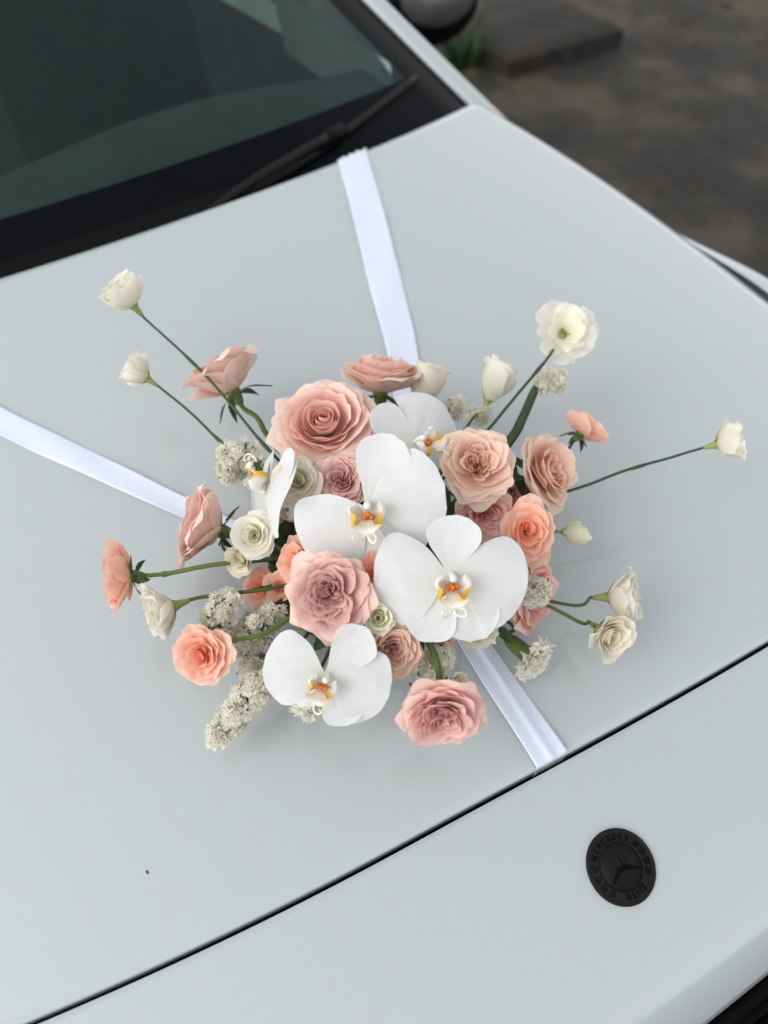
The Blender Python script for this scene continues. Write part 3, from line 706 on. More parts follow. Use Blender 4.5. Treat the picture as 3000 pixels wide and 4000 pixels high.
V, F = sheet(lambda u, t: (.60+.02*t-.02*u, 1.28+u*.42+.02*t, .875+.005*t+(t*.055+.0)*(.15+.85*u)), _lin(0, 1, 16), _lin(0, 1, 6)); carm('painted_window_daylight', V, F, cab3)  # sheet added behind the glass, painted pale as daylight from the side window
V, F = sheet(lambda u, t: (.05+u*.44, .905+.72+.06*t, ZO-.14+.36*t-.06*(2*u-1)**4), _lin(0, 1, 16), _lin(0, 1, 8)); carm('seat_back', V, F, simple('seat_fabric', (.05,.055,.055), .9, spec=.1, nscale=20, namt=.5))
# door mirror
mc = np.array((0.963, 1.423, 0.865))
mirror_grey = simple('mirror_cover_grey', (.09,.09,.09), .3, nscale=6, namt=.2, coat=.3)
def ellipsoid(c, r, nu=20, nv=12):
    V = []
    for j in range(nv):
        ph = -PI/2+PI*j/(nv-1)
        for i in range(nu): th = 2*PI*i/nu; V.append((c[0]+r[0]*math.cos(ph)*math.cos(th), c[1]+r[1]*math.cos(ph)*math.sin(th), c[2]+r[2]*math.sin(ph)))
    return np.array(V), gridF(nu, nv, True)
V, F = ellipsoid(mc, (.120, .075, .080)); mir = carm('door_mirror', V, F, 'black_plastic')
V, F = ellipsoid(mc+np.array([-.012, -.030, .028]), (.095, .062, .062)); mesh('mirror_cover', V, F, mirror_grey, mir, world_space=True)
V, F = tube([tuple(mc+np.array([-.10, .02, -.05])), tuple(mc+np.array([-.22, .05, -.10]))], [.03, .04], 10); mesh('mirror_arm', V, F, 'black_plastic', mir, world_space=True)
# small brown speck on the bonnet
V, F = ellipsoid(np.array((-0.3273, 0.1309, 0.8558)), (.0011, .0018, .0005), 10, 6); carm('paint_chip', V, F, simple('brown_speck', (.10,.04,.02), .6, nscale=300))

# ------------------------------------------------------------------ badge
def badge():
    bx, by, _ = (-0.0072, -0.0863, 0.8341)
    e = .002
    dzx = (nosez(bx+e, by)-nosez(bx-e, by))/(2*e); dzy = (nosez(bx, by+e)-nosez(bx, by-e))/(2*e)
    nrm = Vector((-dzx, -dzy, 1)).normalized(); rot = math.radians(-7)
    up = Vector((-math.sin(rot), math.cos(rot), 0))
    m = basis_mat((bx, by, nosez(bx, by)-.0008), nrm, up)
    A = np.array(m)
    def W(V): V = np.asarray(V, float); return V@A[:3, :3].T+A[:3, 3]
    def lathe(prof, n=72):
        V = [(r*math.cos(2*PI*i/n), r*math.sin(2*PI*i/n), z) for r, z in prof for i in range(n)]
        return V, gridF(n, len(prof), True)
    Rb = .0298
    V, F = lathe([(Rb, 0), (Rb, .0022), (Rb-.0006, .0031), (Rb-.0013, .0033), (Rb-.0020, .0031), (Rb-.0024, .0026), (Rb-.0030, .0026), (.0200, .0026), (.0196, .0030), (.0193, .0022), (.0190, .0018), (.0001, .0018)])
    b = carm('badge', W(V), F, 'badge_ring')
    V, F = lathe([(.0189, .0017), (.0188, .00195), (.00005, .00195)]); mesh('inner_disc', W(V), F, 'badge_black', b, world_space=True)
    # fine guilloche lines on the disc
    mb = MB()
    y = -.0180
    while y < .018:
        w = math.sqrt(.0184**2-y*y)
        V, F = box(0, y, .0020, 2*w, .00028, .00018); mb.add(V, F); y += .00075
    mesh('disc_lines', W(np.vstack(mb.V)), mb.F, 'badge_ring', b, world_space=True, smooth=False)
    # three-pointed star with ridged arms
    V = [(0, 0, .0052)]; F = []
    for k in range(3):
        a = PI/2+k*2*PI/3; V.append((.0192*math.cos(a), .0192*math.sin(a), .0024)); a2 = a+PI/3; V.append((.0030*math.cos(a2), .0030*math.sin(a2), .0021))
    for k in range(3):
        t = 1+2*k; n = 2+2*k; p = 2+2*((k+2) % 3); F += [(0, t, n), (0, p, t)]
    mesh('star', W(V), F, 'badge_groove', b, world_space=True, smooth=False)
    # ring lettering
    def txt(s, ang, rad, flip, size=.0052, step=9.6):
        n = len(s)
        for i, ch in enumerate(s):
            cu = bpy.data.curves.new('letter', 'FONT'); cu.body = ch; cu.size = size; cu.extrude = .0004; cu.align_x = 'CENTER'; cu.align_y = 'CENTER'
            cu.offset = .00012; cu.resolution_u = 4
            o = bpy.data.objects.new('letter', cu); COL.objects.link(o); dg = bpy.context.evaluated_depsgraph_get()
            me = bpy.data.meshes.new_from_object(o.evaluated_get(dg)); bpy.data.objects.remove(o)
            a = ang+(-1 if not flip else 1)*(i-(n-1)/2)*math.radians(step)
            lm = Matrix.Translation((rad*math.cos(a), rad*math.sin(a), .0026)) @ Matrix.Rotation(a-PI/2+(PI if flip else 0), 4, 'Z')
            co = np.array([v.co[:] for v in me.vertices]); Lm = np.array(lm); co = co@Lm[:3, :3].T+Lm[:3, 3]
            mesh('letter', W(co), [tuple(p.vertices) for p in me.polygons], 'badge_groove', b, world_space=True, smooth=False)
            bpy.data.meshes.remove(me)
    txt('MERCEDES', math.radians(90), .0229, False, size=.0068, step=13.4); txt('BENZ', math.radians(-90), .0229, True, size=.0068, step=13.5)
    # laurel wreath on both sides of the ring
    for s in (1, -1):
        mb = MB()
        for k in range(4):
            a0 = math.radians(90-s*(62+k*17.5)-s*5) if False else math.radians(90-s*(64+k*19))
            for q in (-1, 0, 1):
                P = []
                for t in _lin(0, 1, 5):
                    a = a0-s*math.radians(13*(1-t)-3); r = .0231+q*(.0010+.0012*math.sin(PI*t*.7)); P.append((r*math.cos(a), r*math.sin(a), .0029))
                V, F = tube(P, [.0003, .00042, .00045, .0004, .0002], 5); mb.add(V, F)
        mesh('laurel', W(np.vstack(mb.V)), mb.F, 'badge_groove', b, world_space=True)
        a = math.radians(90-s*55); V, F = tube([(.0231*math.cos(a+q), .0231*math.sin(a+q), .0029) for q in (-.02, .02)], .0006, 8)
badge()

# ------------------------------------------------------------------ ground and what lies on it
def ground():
    n = 60; V = []
    rng = random.Random(4); nf = smooth_noise(rng, 4, 1)
    for y in _lin(-30, 50, n):
        for x in _lin(-40, 40, n): V.append((x, y, 0.0))
    o = mesh('ground', V, gridF(n, n), 'ground', None); tag(o, None, None, None, 'structure'); return o
ground()
conc = simple('weathered_concrete', (.024,.020,.015), .9, nscale=16, namt=.95, bump=.9, bscale=30)
def slab():
    c, ax, ay, sx, sy, sz = ((2.67, 2.74, 0.00), (0.998, -0.056, 0.000), (0.056, 0.998, 0.000), 0.68, 0.42, .09)
    rt = root('concrete_kerb_block', 'weathered concrete block lying on the dark ground beyond the car', 'concrete block', c, (0, 0, 1), ay)
    rng = random.Random(3)
    V, F = box(0, 0, sz/2, sx, sy, sz); V = np.array(V)
    # chamfered, chipped block made from a subdivided box
    nx, ny, nz = 22, 10, 5; P = []; 
    mb = MB()
    def face(o, du, dv, nu, nv):
        o, du, dv = map(np.array, (o, du, dv)); W_ = [o+du*i/(nu-1)+dv*j/(nv-1) for j in range(nv) for i in range(nu)]; mb.add(W_, gridF(nu, nv))
    a, b_, h = sx/2, sy/2, sz
    face((-a, -b_, h), (sx, 0, 0), (0, sy, 0), nx, ny); face((-a, -b_, 0), (sx, 0, 0), (0, 0, h), nx, nz); face((a, b_, 0), (-sx, 0, 0), (0, 0, h), nx, nz)
    face((-a, b_, 0), (0, -sy, 0), (0, 0, h), ny, nz); face((a, -b_, 0), (0, sy, 0), (0, 0, h), ny, nz)
    W_ = np.vstack(mb.V); ns = smooth_noise(rng, 6, .012)
    r = .02; q = np.abs(W_)-np.array([a-r, b_-r, 1e9])
    W_[:, 2] -= np.where((W_[:, 2] > h*.9) & (np.minimum(a-np.abs(W_[:, 0]), b_-np.abs(W_[:, 1])) < .01), .018, 0)
    W_ += np.stack([ns(W_[:, 1]*9, W_[:, 2]*9), ns(W_[:, 0]*9, W_[:, 2]*9), ns(W_[:, 0]*7, W_[:, 1]*9)*(W_[:, 2] > .01)], -1)
    o = mesh('block', W_, mb.F, conc, rt)
slab()
def litter():
    rng = random.Random(77); mb = MB()
    for k in range(900):
        x, y = rng.uniform(.9, 6.5), rng.uniform(.2, 6.5); r = rng.choice((.008, .014, .022, .035))*rng.uniform(.6, 1.4); h = r*rng.uniform(.3, .7); a0 = rng.uniform(0, 6)
        V = [(x+r*rng.uniform(.7, 1.2)*math.cos(a0+q*PI/3), y+r*rng.uniform(.6, 1.2)*math.sin(a0+q*PI/3), 0.0) for q in range(6)]+[(x, y, h)]
        mb.add(V, [(q, (q+1) % 6, 6) for q in range(6)])
    o = mb.build('gravel_and_leaf_litter', simple('litter_brown', (.060,.046,.032), .9, spec=.2, nscale=3, namt=.95), None, smooth=False)
    tag(o, 'loose gravel and dry leaf bits scattered over the ground beside the car', 'gravel', None, 'stuff')
litter()
def weeds():
    c = np.array((2.24, 2.77, 0.00)); rng = random.Random(8)
    rt = root('weed_clump', 'small bright green weed clump growing behind the door mirror', 'weed', c, (0, 0, 1), (0, 1, 0))
    g = green_mat('weed_green', (.012,.07,.014), (.004,.025,.005), .2)
    for k in range(26):
        a = rng.uniform(0, 6.28); V, F = leaf_geo(rng.uniform(.10, .24), rng.uniform(.008, .018), .2, rng.uniform(.4, 1.2), .0, 3, 8)
        mesh('leaf', orient(V, (rng.uniform(-.05, .05), rng.uniform(-.05, .05), 0), (math.cos(a)*.4, math.sin(a)*.4, 1), (-math.cos(a), -math.sin(a), .4)), F, g, rt)
weeds()

# ------------------------------------------------------------------ ribbons
def ribbon(path, widths, label, fold=0.0, seed=0, lift=.0012, creases=0.0, ends=None, side=None):
    """path: (x, y) on the car body with an optional extra height; the strip follows the surface"""
    P = [np.array(p, float) for p in catmull(path, 70)]; n = len(P); nu = 15; V = []; UV = []
    rng = random.Random(seed); ph = rng.uniform(0, 6)
    Wd = np.interp(np.linspace(0, 1, n), np.linspace(0, 1, len(widths)), widths); s_ = 0; lastx = {}
    for i in range(n):
        T = P[min(n-1, i+1)]-P[max(0, i-1)]; T2 = T[:2]/np.linalg.norm(T[:2]); Nn = np.array([-T2[1], T2[0]])
        if i: s_ += np.linalg.norm(P[i]-P[i-1])
        for k in range(nu):
            u = -1+2*k/(nu-1); q = P[i][:2]+Nn*u*Wd[i]/2
            z = nosez(q[0], q[1])+lift+P[i][2]
            if fold: z += fold*.004*math.exp(-((u-.35+.3*math.sin(s_*9))/.22)**2)*(1+.3*math.sin(s_*30))
            z += creases*.0015*(math.sin(s_*60+ph+u*2)*.5+math.sin(s_*23+u*3))*(.4+.6*u*u)+creases*.0016
            g0 = yf(q[0])+.0032; g1 = yr(q[0])-.001
            if q[1] < g0: q[0] = lastx.get(k, q[0])
            if q[1] < g0: o_ = g0-q[1]; z = nosez(q[0], g0)+lift*.6-min(.02, o_*3); q = np.array([q[0], g0-min(.0010, o_*.3)])
            if q[1] > g1: o_ = q[1]-g1; z = nosez(q[0], g1)+lift*.5-min(.02, o_*3); q = np.array([q[0], g1+min(.0015, o_)])
            lastx[k] = q[0]; V.append((q[0], q[1], z)); UV.append(((u+1)/2, s_*12))
    V = np.array(V); F = gridF(nu, n)
    rt = root('satin_ribbon', label, 'ribbon', P[0][:2].tolist()+[nosez(*P[0][:2])], (0, 0, 1), (0, 1, 0), 'white satin ribbon tails on the bonnet')
    o = mesh('ribbon_band', V, F, 'satin', rt, uv=UV, world_space=True)
    md = o.modifiers.new('thickness', 'SOLIDIFY'); md.thickness = .0003; md.offset = 1
    return o
ribbon([(0.3818, 0.8866, 0.0000), (0.3178, 0.7527, 0.0000), (0.2353, 0.5861, 0.0000), (0.1836, 0.4820, 0.0000), (0.1273, 0.3901, 0.0000)], [0.0502, 0.0454, 0.0312], 'white satin ribbon running from the bouquet back to the windscreen', creases=.5, seed=1)
ribbon([(-0.3566, 0.8662, 0.0000), (-0.2999, 0.7330, 0.0000), (-0.2566, 0.6313, 0.0000), (-0.1980, 0.5190, 0.0000), (-0.1457, 0.4201, 0.0000), (-0.1097, 0.3594, 0.0000)], [0.0305, 0.0305, 0.0185], 'white satin ribbon running from the bouquet to the left edge of the photo', creases=.5, seed=2)
ribbon([(0.0191, 0.1870, 0.0000), (0.0121, 0.1280, 0.0000), (0.0065, 0.0674, 0.0000), (0.0013, 0.0111, 0.0000), (-0.0054, -0.0263, 0.0000)], [0.0235, 0.0311, 0.0345], 'white satin ribbon with a lengthwise fold, running forward to the shut line', fold=1.0, creases=.8, seed=3)

# ------------------------------------------------------------------ bouquet
foam_c = np.array((-0.02694, 0.25524, 0.91115))
def foam():
    rt = root('floral_foam', 'dark green wet foam block hidden at the heart of the bouquet', 'floral foam', foam_c-np.array([0, 0, .03]), (0, 0, 1), (-.3, 1, 0))
    V, F = ellipsoid(np.array([0, 0, .015]), (.060, .050, .034), 24, 14); V = np.sign(V)*np.abs(V)**.9*1.25; rng = random.Random(2)
    V += np.array([[rng.uniform(-1, 1)*.0015 for _ in range(3)] for _ in V])
    mesh('block', V, F, 'foam', rt)
foam()
def rose_leaf(rt, loc, d, nrm, Ln, seed, mat='leaf'):
    rng = random.Random(seed); V, F = leaf_geo(Ln, Ln*.30, .25, rng.uniform(.2, .8), .07, 7, 15, rng.uniform(-.4, .4))
    mesh('leaf', orient(V, loc, d, nrm), F, mat, rt, world_space=True)
def flower(kind, name, label, cat, loc, z, up, R, mat, seed, cal='rose', st=None, sr=.0018, smat='stem', nodes=(), leaves=(), **ov):
    rt = root(name, label, cat, loc, z, up)
    bloom(rt, kind, R, mat, seed, **ov)
    if kind == 'open5':
        mb = MB(); rng = random.Random(seed)
        for k in range(3):
            a = rng.uniform(0, 6.28); V, F = tube([(0, 0, .01*R), (.06*R*math.cos(a), .06*R*math.sin(a), .22*R), (.12*R*math.cos(a), .12*R*math.sin(a), .26*R)], [.012*R, .010*R, .018*R], 6); mb.add(V, F)
        mb.build('stamens', 'calyx_pale', rt)
    calyx(rt, R, cal, seed, kind in ('open5', 'lisiopen', 'lisi', 'spray'))
    if st is not None:
        off = {'rose': .33, 'lisi': .50, 'carn': .9, 'none': .1}[cal]*R
        b = np.array(loc)-np.array(Vector(z).normalized())*off
        b2 = b-np.array(Vector(z).normalized())*R*.14
        stem(rt, [b, b2]+[np.array(p) for p in st], sr, smat, nodes, seed)
    for (q, d, nn, Ln) in leaves: rose_leaf(rt, q, d, nn, Ln, seed)
    return rt
def leafy(label, o, lv, seed):
    rt = root('leafy_sprig', label, 'foliage', o, (0, 0, 1), (0, 1, 0)); rng = random.Random(seed)
    mb = MB()
    for q, d, Ln in lv:
        q = np.array(q); d = np.array(d); rose_leaf(rt, q-d*Ln*.45, d, (rng.uniform(-.4, .4), rng.uniform(-.6, .2), 1), Ln, seed*31+int(Ln*1e5))
        V, F = tube(catmull([q-d*Ln*.45, (q-d*Ln*.7+np.array(o))/2, np.array(o)], 8), .0007, 6); mb.add(V, F)
    mb.build('stem', 'stem_dark', rt, world_space=True)
flower('roseopen', 'rose', 'largest blush pink rose, opening wide above the beige cream lisianthus', 'rose', (-0.01532, 0.33482, 1.00423), (-0.16101, -0.16905, 0.97237), (0.41901, 0.58807, 0.69182), 0.05020, 'blush', 11, 'rose', [(0.00332, 0.32126, 0.95867), (-0.01507, 0.27231, 0.91315)], 0.0026, 'stem', (), n=34, aspect=1.04)
flower('cup', 'rose', 'pale pink rose seen side-on at the very top, in front of the upper ribbon', 'rose', (0.07985, 0.38068, 0.96452), (0.39756, 0.47233, 0.78667), (0.41901, 0.58807, 0.69182), 0.04803, 'blush', 12, 'rose', [(0.07172, 0.35846, 0.95223), (0.00832, 0.29803, 0.90607)], 0.0024, 'stem_dark', (), n=28, L=(0.72, 0.98), a0=(45, 78), a1=(4, 34), a2=(-14, 76), roll=(0, 50))
flower('cup', 'rose', 'peach pink rose at upper left seen from the side, on a thick green stem', 'rose', (-0.05069, 0.45575, 0.97971), (-0.08128, 0.79424, 0.60214), (0.41901, 0.58807, 0.69182), 0.04547, 'blush', 13, 'rose', [(-0.04591, 0.41229, 0.97329), (-0.04556, 0.38954, 0.95588), (-0.02050, 0.28851, 0.91497)], 0.0026, 'stem', ())
flower('garden', 'rose', 'peach pink garden rose facing the viewer, right of the rearmost orchid', 'rose', (0.06981, 0.21989, 1.00184), (-0.22261, -0.39354, 0.89195), (0.41901, 0.58807, 0.69182), 0.03770, 'blush_pale', 14, 'rose', [(0.05437, 0.22512, 0.94745), (-0.00136, 0.24474, 0.91002)], 0.0026, 'stem', (), n=38, off=0.12)
flower('garden', 'rose', 'peach pink rose turned to the right, above the salmon rose at the right side', 'rose', (0.13698, 0.20329, 0.96323), (0.44503, -0.59373, 0.67040), (0.41901, 0.58807, 0.69182), 0.04172, 'blush_pale', 15, 'rose', [(0.09562, 0.20547, 0.94453), (-0.00136, 0.24474, 0.91002)], 0.0026, 'stem', (), n=34, off=0.1)
flower('cup', 'rose', 'dusty pink rose seen side-on at the left edge, beside the left ribbon', 'rose', (-0.13937, 0.32582, 0.95447), (-0.69820, 0.60175, 0.38784), (0.41901, 0.58807, 0.69182), 0.04120, 'blush', 16, 'rose', [(-0.11813, 0.32733, 0.94794), (-0.05167, 0.29179, 0.90511)], 0.0024, 'stem_dark', ())
flower('garden', 'rose', 'half hidden deep pink rose between the cream lisianthus and the middle orchid', 'rose', (-0.03720, 0.27138, 1.00320), (-0.31244, -0.26078, 0.91344), (0.41901, 0.58807, 0.69182), 0.02955, 'blush_deep', 17, 'rose', [(-0.02052, 0.27163, 0.93306), (-0.02105, 0.26371, 0.91215)], 0.0024, 'stem', ())
flower('garden', 'rose', 'full blush garden rose with a mauve quartered heart and pointed outer petals, left of centre', 'rose', (-0.10606, 0.18705, 0.99591), (-0.33611, -0.46832, 0.81713), (0.41901, 0.58807, 0.69182), 0.03850, 'blush_deep', 18, 'rose', [(-0.05869, 0.23129, 0.92812), (-0.02985, 0.25106, 0.91066)], 0.0026, 'stem', (), n=54, off=0.3, quart=5, tip=(0, 0.22), L=(0.5, 1.0))
flower('garden', 'rose', 'small tan pink rose with a tight heart, under the lime rosebud', 'rose', (-0.08339, 0.13706, 0.95749), (-0.37043, -0.60190, 0.70746), (0.41901, 0.58807, 0.69182), 0.02743, 'tan', 19, 'rose', [(-0.04676, 0.19674, 0.91420), (-0.03190, 0.24036, 0.90941)], 0.0024, 'stem', (), n=38, off=0.16)
flower('garden', 'rose', 'mauve pink rose hanging lowest, nodding over the front of the bonnet', 'rose', (-0.07827, 0.07486, 0.95170), (-0.50031, -0.78709, 0.36080), (0.41901, 0.58807, 0.69182), 0.03689, 'mauve', 20, 'rose', [(-0.06228, 0.10109, 0.95745), (-0.05390, 0.12460, 0.95544), (-0.02576, 0.21125, 0.91606)], 0.0028, 'stem', (), n=46, off=0.22, zs=1.0)
flower('garden', 'rose', 'pink rose half hidden beneath the peach garden rose, behind the right orchid', 'rose', (0.06415, 0.19793, 0.96710), (-0.41413, -0.75543, 0.50777), (0.41901, 0.58807, 0.69182), 0.02834, 'pink_clear', 21, 'rose', [(0.04075, 0.21993, 0.92697), (-0.00439, 0.24056, 0.90954)], 0.0024, 'stem', ())
flower('garden', 'rose', 'clear pink rose turned to the right below the salmon rose', 'rose', (0.05466, 0.12565, 0.92717), (0.42824, -0.83588, 0.34338), (0.41901, 0.58807, 0.69182), 0.03877, 'pink_clear', 22, 'rose', [(0.03964, 0.15571, 0.91936), (-0.00740, 0.23642, 0.90905)], 0.0024, 'stem', (), n=34)
flower('spray', 'spray_rose', 'salmon spray rose with open petals at the right, over the edge of the right orchid', 'spray rose', (0.06805, 0.14643, 0.98652), (-0.25609, -0.49304, 0.83146), (0.41901, 0.58807, 0.69182), 0.03213, 'coral', 31, 'rose', [(0.06447, 0.16689, 0.93044), (0.00013, 0.23153, 0.90849)], 0.0019, 'stem_lime', (0.3,), aspect=0.84, n=22)
flower('spray', 'spray_rose', 'salmon spray rose facing the viewer at lower left, on a kinked light green stem', 'spray rose', (-0.20870, 0.21923, 0.95918), (-0.55412, -0.43797, 0.70790), (0.41901, 0.58807, 0.69182), 0.02724, 'coral', 32, 'rose', [(-0.18924, 0.21914, 0.95847), (-0.17385, 0.21201, 0.95819), (-0.14772, 0.20875, 0.95365), (-0.04947, 0.24595, 0.90991)], 0.0019, 'stem_lime', (0.25, 0.5), n=34, off=0.22)
flower('spray', 'spray_rose', 'salmon spray rose seen from behind at the far left, long curled sepals', 'spray rose', (-0.22695, 0.31311, 0.97196), (-0.87161, 0.48473, 0.07296), (0.41901, 0.58807, 0.69182), 0.03214, 'coral', 33, 'rose', [(-0.19782, 0.29984, 0.96737), (-0.15652, 0.28692, 0.96238), (-0.06324, 0.27299, 0.91285)], 0.0019, 'stem_lime', (0.45, 0.8), n=34, a2=(0, 64), a1=(10, 40), off=0.2)
flower('spray', 'spray_rose', 'pale salmon spray rose seen from behind at the upper right, leaning away', 'spray rose', (0.22506, 0.22888, 0.94370), (0.89490, 0.13260, 0.42611), (0.41901, 0.58807, 0.69182), 0.02874, 'coral', 34, 'rose', [(0.18914, 0.21723, 0.94325), (0.11907, 0.21500, 0.92515), (0.01764, 0.23246, 0.90857)], 0.0015, 'stem_dark', (), n=16, a2=(0, 70), a1=(10, 48))
flower('spray', 'spray_rose', 'coral spray rose tucked low behind thin stems, left of the mauve hearted rose', 'spray rose', (-0.13431, 0.26334, 0.93317), (-0.40569, -0.30053, 0.86319), (0.41901, 0.58807, 0.69182), 0.01976, 'coral', 35, 'rose', [(-0.08962, 0.27253, 0.91240)], 0.0015, 'stem', (), n=22)
flower('spray', 'spray_rose', 'coral spray rose seen edge-on, touching the left orchid petal of the middle orchid', 'spray rose', (-0.10243, 0.24226, 0.97216), (-0.74839, 0.06716, 0.65985), (0.41901, 0.58807, 0.69182), 0.02442, 'coral', 36, 'rose', [(-0.06900, 0.26307, 0.92165)], 0.0015, 'stem', (), n=24)
flower('spray', 'spray_rose', 'deep coral spray rose glowing in the gap between the two largest orchids', 'spray rose', (-0.06732, 0.18118, 0.99705), (-0.21555, -0.48834, 0.84562), (0.41901, 0.58807, 0.69182), 0.01855, 'coral_deep', 37, 'rose', [(-0.03260, 0.23913, 0.91927)], 0.0015, 'stem', (), n=18)
flower('spray', 'spray_rose', 'little coral spray rose peeping above the top sepal of the right orchid', 'spray rose', (0.01258, 0.20509, 0.96934), (-0.18905, -0.44978, 0.87290), (0.41901, 0.58807, 0.69182), 0.01556, 'coral_deep', 38, 'rose', [(0.00583, 0.23213, 0.91856)], 0.0015, 'stem', (), n=14)
flower('spray', 'spray_rose', 'little coral spray rose peeping below the right orchid, beside the front ribbon', 'spray rose', (-0.03249, 0.12929, 0.92859), (0.15047, -0.93528, 0.32033), (0.41901, 0.58807, 0.69182), 0.01431, 'coral', 39, 'rose', [(-0.01624, 0.18786, 0.91334)], 0.0015, 'stem', (), n=14)
flower('bud', 'rosebud', 'dusky pink rosebud in the shade between cream lisianthus and the leaves at left', 'rosebud', (-0.08725, 0.30706, 0.94988), (-0.29177, -0.03060, 0.95600), (0.41901, 0.58807, 0.69182), 0.01113, 'tan', 40, 'rose', [(-0.05578, 0.29262, 0.91516)], 0.0015, 'stem_dark', ())
flower('globe', 'lisianthus', 'white ruffled lisianthus bloom highest at upper left, on the longest thin stem', 'lisianthus', (-0.09056, 0.58091, 1.02603), (-0.32624, 0.44962, 0.83151), (0.41901, 0.58807, 0.69182), 0.02560, 'white', 51, 'lisi', [(-0.07281, 0.44982, 1.01188), (-0.06312, 0.35396, 0.98186), (-0.01968, 0.28162, 0.91419)], 0.0013, 'stem_dark', (0.45, 0.72), n=28)
flower('globe', 'lisianthus', 'small white lisianthus bud second from the top at left, bare thin stem', 'lisianthus', (-0.11952, 0.49677, 1.00216), (-0.47491, 0.74968, 0.46091), (0.41901, 0.58807, 0.69182), 0.02008, 'white', 52, 'lisi', [(-0.10286, 0.43219, 0.99452), (-0.09152, 0.38393, 0.97965), (-0.03406, 0.28466, 0.91446)], 0.0012, 'stem_dark', (0.68,), n=18, L=(0.95, 1.25), a0=(45, 70))
flower('open5', 'lisianthus', 'open white lisianthus standing tallest at the upper right', 'lisianthus', (0.26199, 0.30974, 1.00130), (-0.15925, -0.50110, 0.85061), (0.41901, 0.58807, 0.69182), 0.04109, 'white', 53, 'lisi', [(0.23256, 0.29247, 1.00505), (0.16272, 0.27164, 0.99545), (0.12531, 0.26351, 0.98060), (0.00787, 0.25748, 0.91148)], 0.0014, 'stem_dark', (0.5,))
flower('lisibud', 'lisianthus', 'cream lisianthus cup facing up and right beside the tall white lisianthus stem', 'lisianthus', (0.17041, 0.31313, 0.95560), (0.73979, 0.30542, 0.59952), (0.41901, 0.58807, 0.69182), 0.02236, 'white', 54, 'lisi', [(0.13302, 0.29968, 0.95450), (0.03685, 0.25807, 0.91141)], 0.0014, 'stem_dark', (), n=14, a2=(-30, -6), W=(0.5, 0.95), roll=(0, 70))
flower('lisibud', 'lisianthus', 'cream lisianthus cup tucked behind the topmost rose', 'lisianthus', (0.10963, 0.35148, 0.95597), (0.63797, 0.43466, 0.63566), (0.41901, 0.58807, 0.69182), 0.02325, 'cream', 55, 'lisi', [(0.07383, 0.32446, 0.93848), (0.01733, 0.27053, 0.91294)], 0.0014, 'stem_dark', (), n=14, a2=(-30, -6), W=(0.5, 0.95), roll=(0, 70))
flower('globe', 'lisianthus', 'white lisianthus alone at the far right end of a long curving stem', 'lisianthus', (0.32105, 0.13400, 0.95054), (0.66317, -0.58904, 0.46178), (0.41901, 0.58807, 0.69182), 0.02325, 'white', 56, 'lisi', [(0.26216, 0.14500, 0.95935), (0.20537, 0.16369, 0.95626), (0.17314, 0.17300, 0.94859), (0.02394, 0.24086, 0.90951)], 0.0013, 'stem_dark', (0.52,), n=20, L=(0.85, 1.15))
flower('globe', 'lisianthus', 'cream white lisianthus at lower right seen from the side, the upper of two', 'lisianthus', (0.12886, 0.08257, 0.90725), (0.60085, -0.70071, 0.38470), (0.41901, 0.58807, 0.69182), 0.02821, 'white', 57, 'lisi', [(0.09903, 0.08832, 0.91527), (0.07846, 0.10371, 0.91754), (0.00233, 0.21204, 0.90622)], 0.0015, 'stem', (), n=30, a2=(-20, 34), L=(0.85, 1.15))
flower('lisi', 'lisianthus', 'cream lisianthus cup at lower right showing its yellow throat, the lower of two', 'lisianthus', (0.09915, 0.06405, 0.90444), (-0.11074, -0.87012, 0.48023), (0.41901, 0.58807, 0.69182), 0.02646, 'cream', 58, 'lisi', [(0.07847, 0.07281, 0.92369), (0.05274, 0.11139, 0.93883), (0.00122, 0.21115, 0.91611)], 0.0016, 'stem', (), n=15, ruf=(0.03, 0.05))
flower('globe', 'lisianthus', 'bright white frilled lisianthus at left, just above the lower salmon rose', 'lisianthus', (-0.21002, 0.27246, 0.96154), (-0.98766, 0.07676, 0.13655), (0.41901, 0.58807, 0.69182), 0.02623, 'white', 59, 'lisi', [(-0.17614, 0.26383, 0.95911), (-0.12509, 0.23825, 0.95770), (-0.04667, 0.25006, 0.91041)], 0.0016, 'stem', (), n=38, a2=(-10, 46), L=(0.85, 1.2), ruf=(0.05, 0.09))
flower('lisiopen', 'lisianthus', 'round creamy white lisianthus facing the viewer, below the side-turned orchid', 'lisianthus', (-0.12363, 0.28186, 0.98400), (-0.33611, -0.46832, 0.81713), (0.41901, 0.58807, 0.69182), 0.02207, 'white', 60, 'lisi', [(-0.10755, 0.27466, 0.96229), (-0.09648, 0.25541, 0.95032), (-0.04385, 0.25420, 0.91091)], 0.0014, 'stem', (), n=18)
flower('lisi', 'lisianthus', 'cream lisianthus tucked under the round white one at left', 'lisianthus', (-0.13447, 0.28547, 0.95900), (-0.80472, -0.40875, 0.43052), (0.41901, 0.58807, 0.69182), 0.01546, 'cream', 61, 'lisi', [(-0.10997, 0.27682, 0.93248), (-0.06324, 0.27299, 0.91285)], 0.0014, 'stem_dark', ())
flower('lisiopen', 'lisianthus', 'beige cream lisianthus facing the viewer, right below the largest pink rose', 'lisianthus', (-0.06917, 0.29405, 1.00527), (-0.39115, -0.37498, 0.84047), (0.41901, 0.58807, 0.69182), 0.02472, 'cream', 62, 'lisi', [(-0.04387, 0.30156, 0.92628)], 0.0014, 'stem', (), n=18)
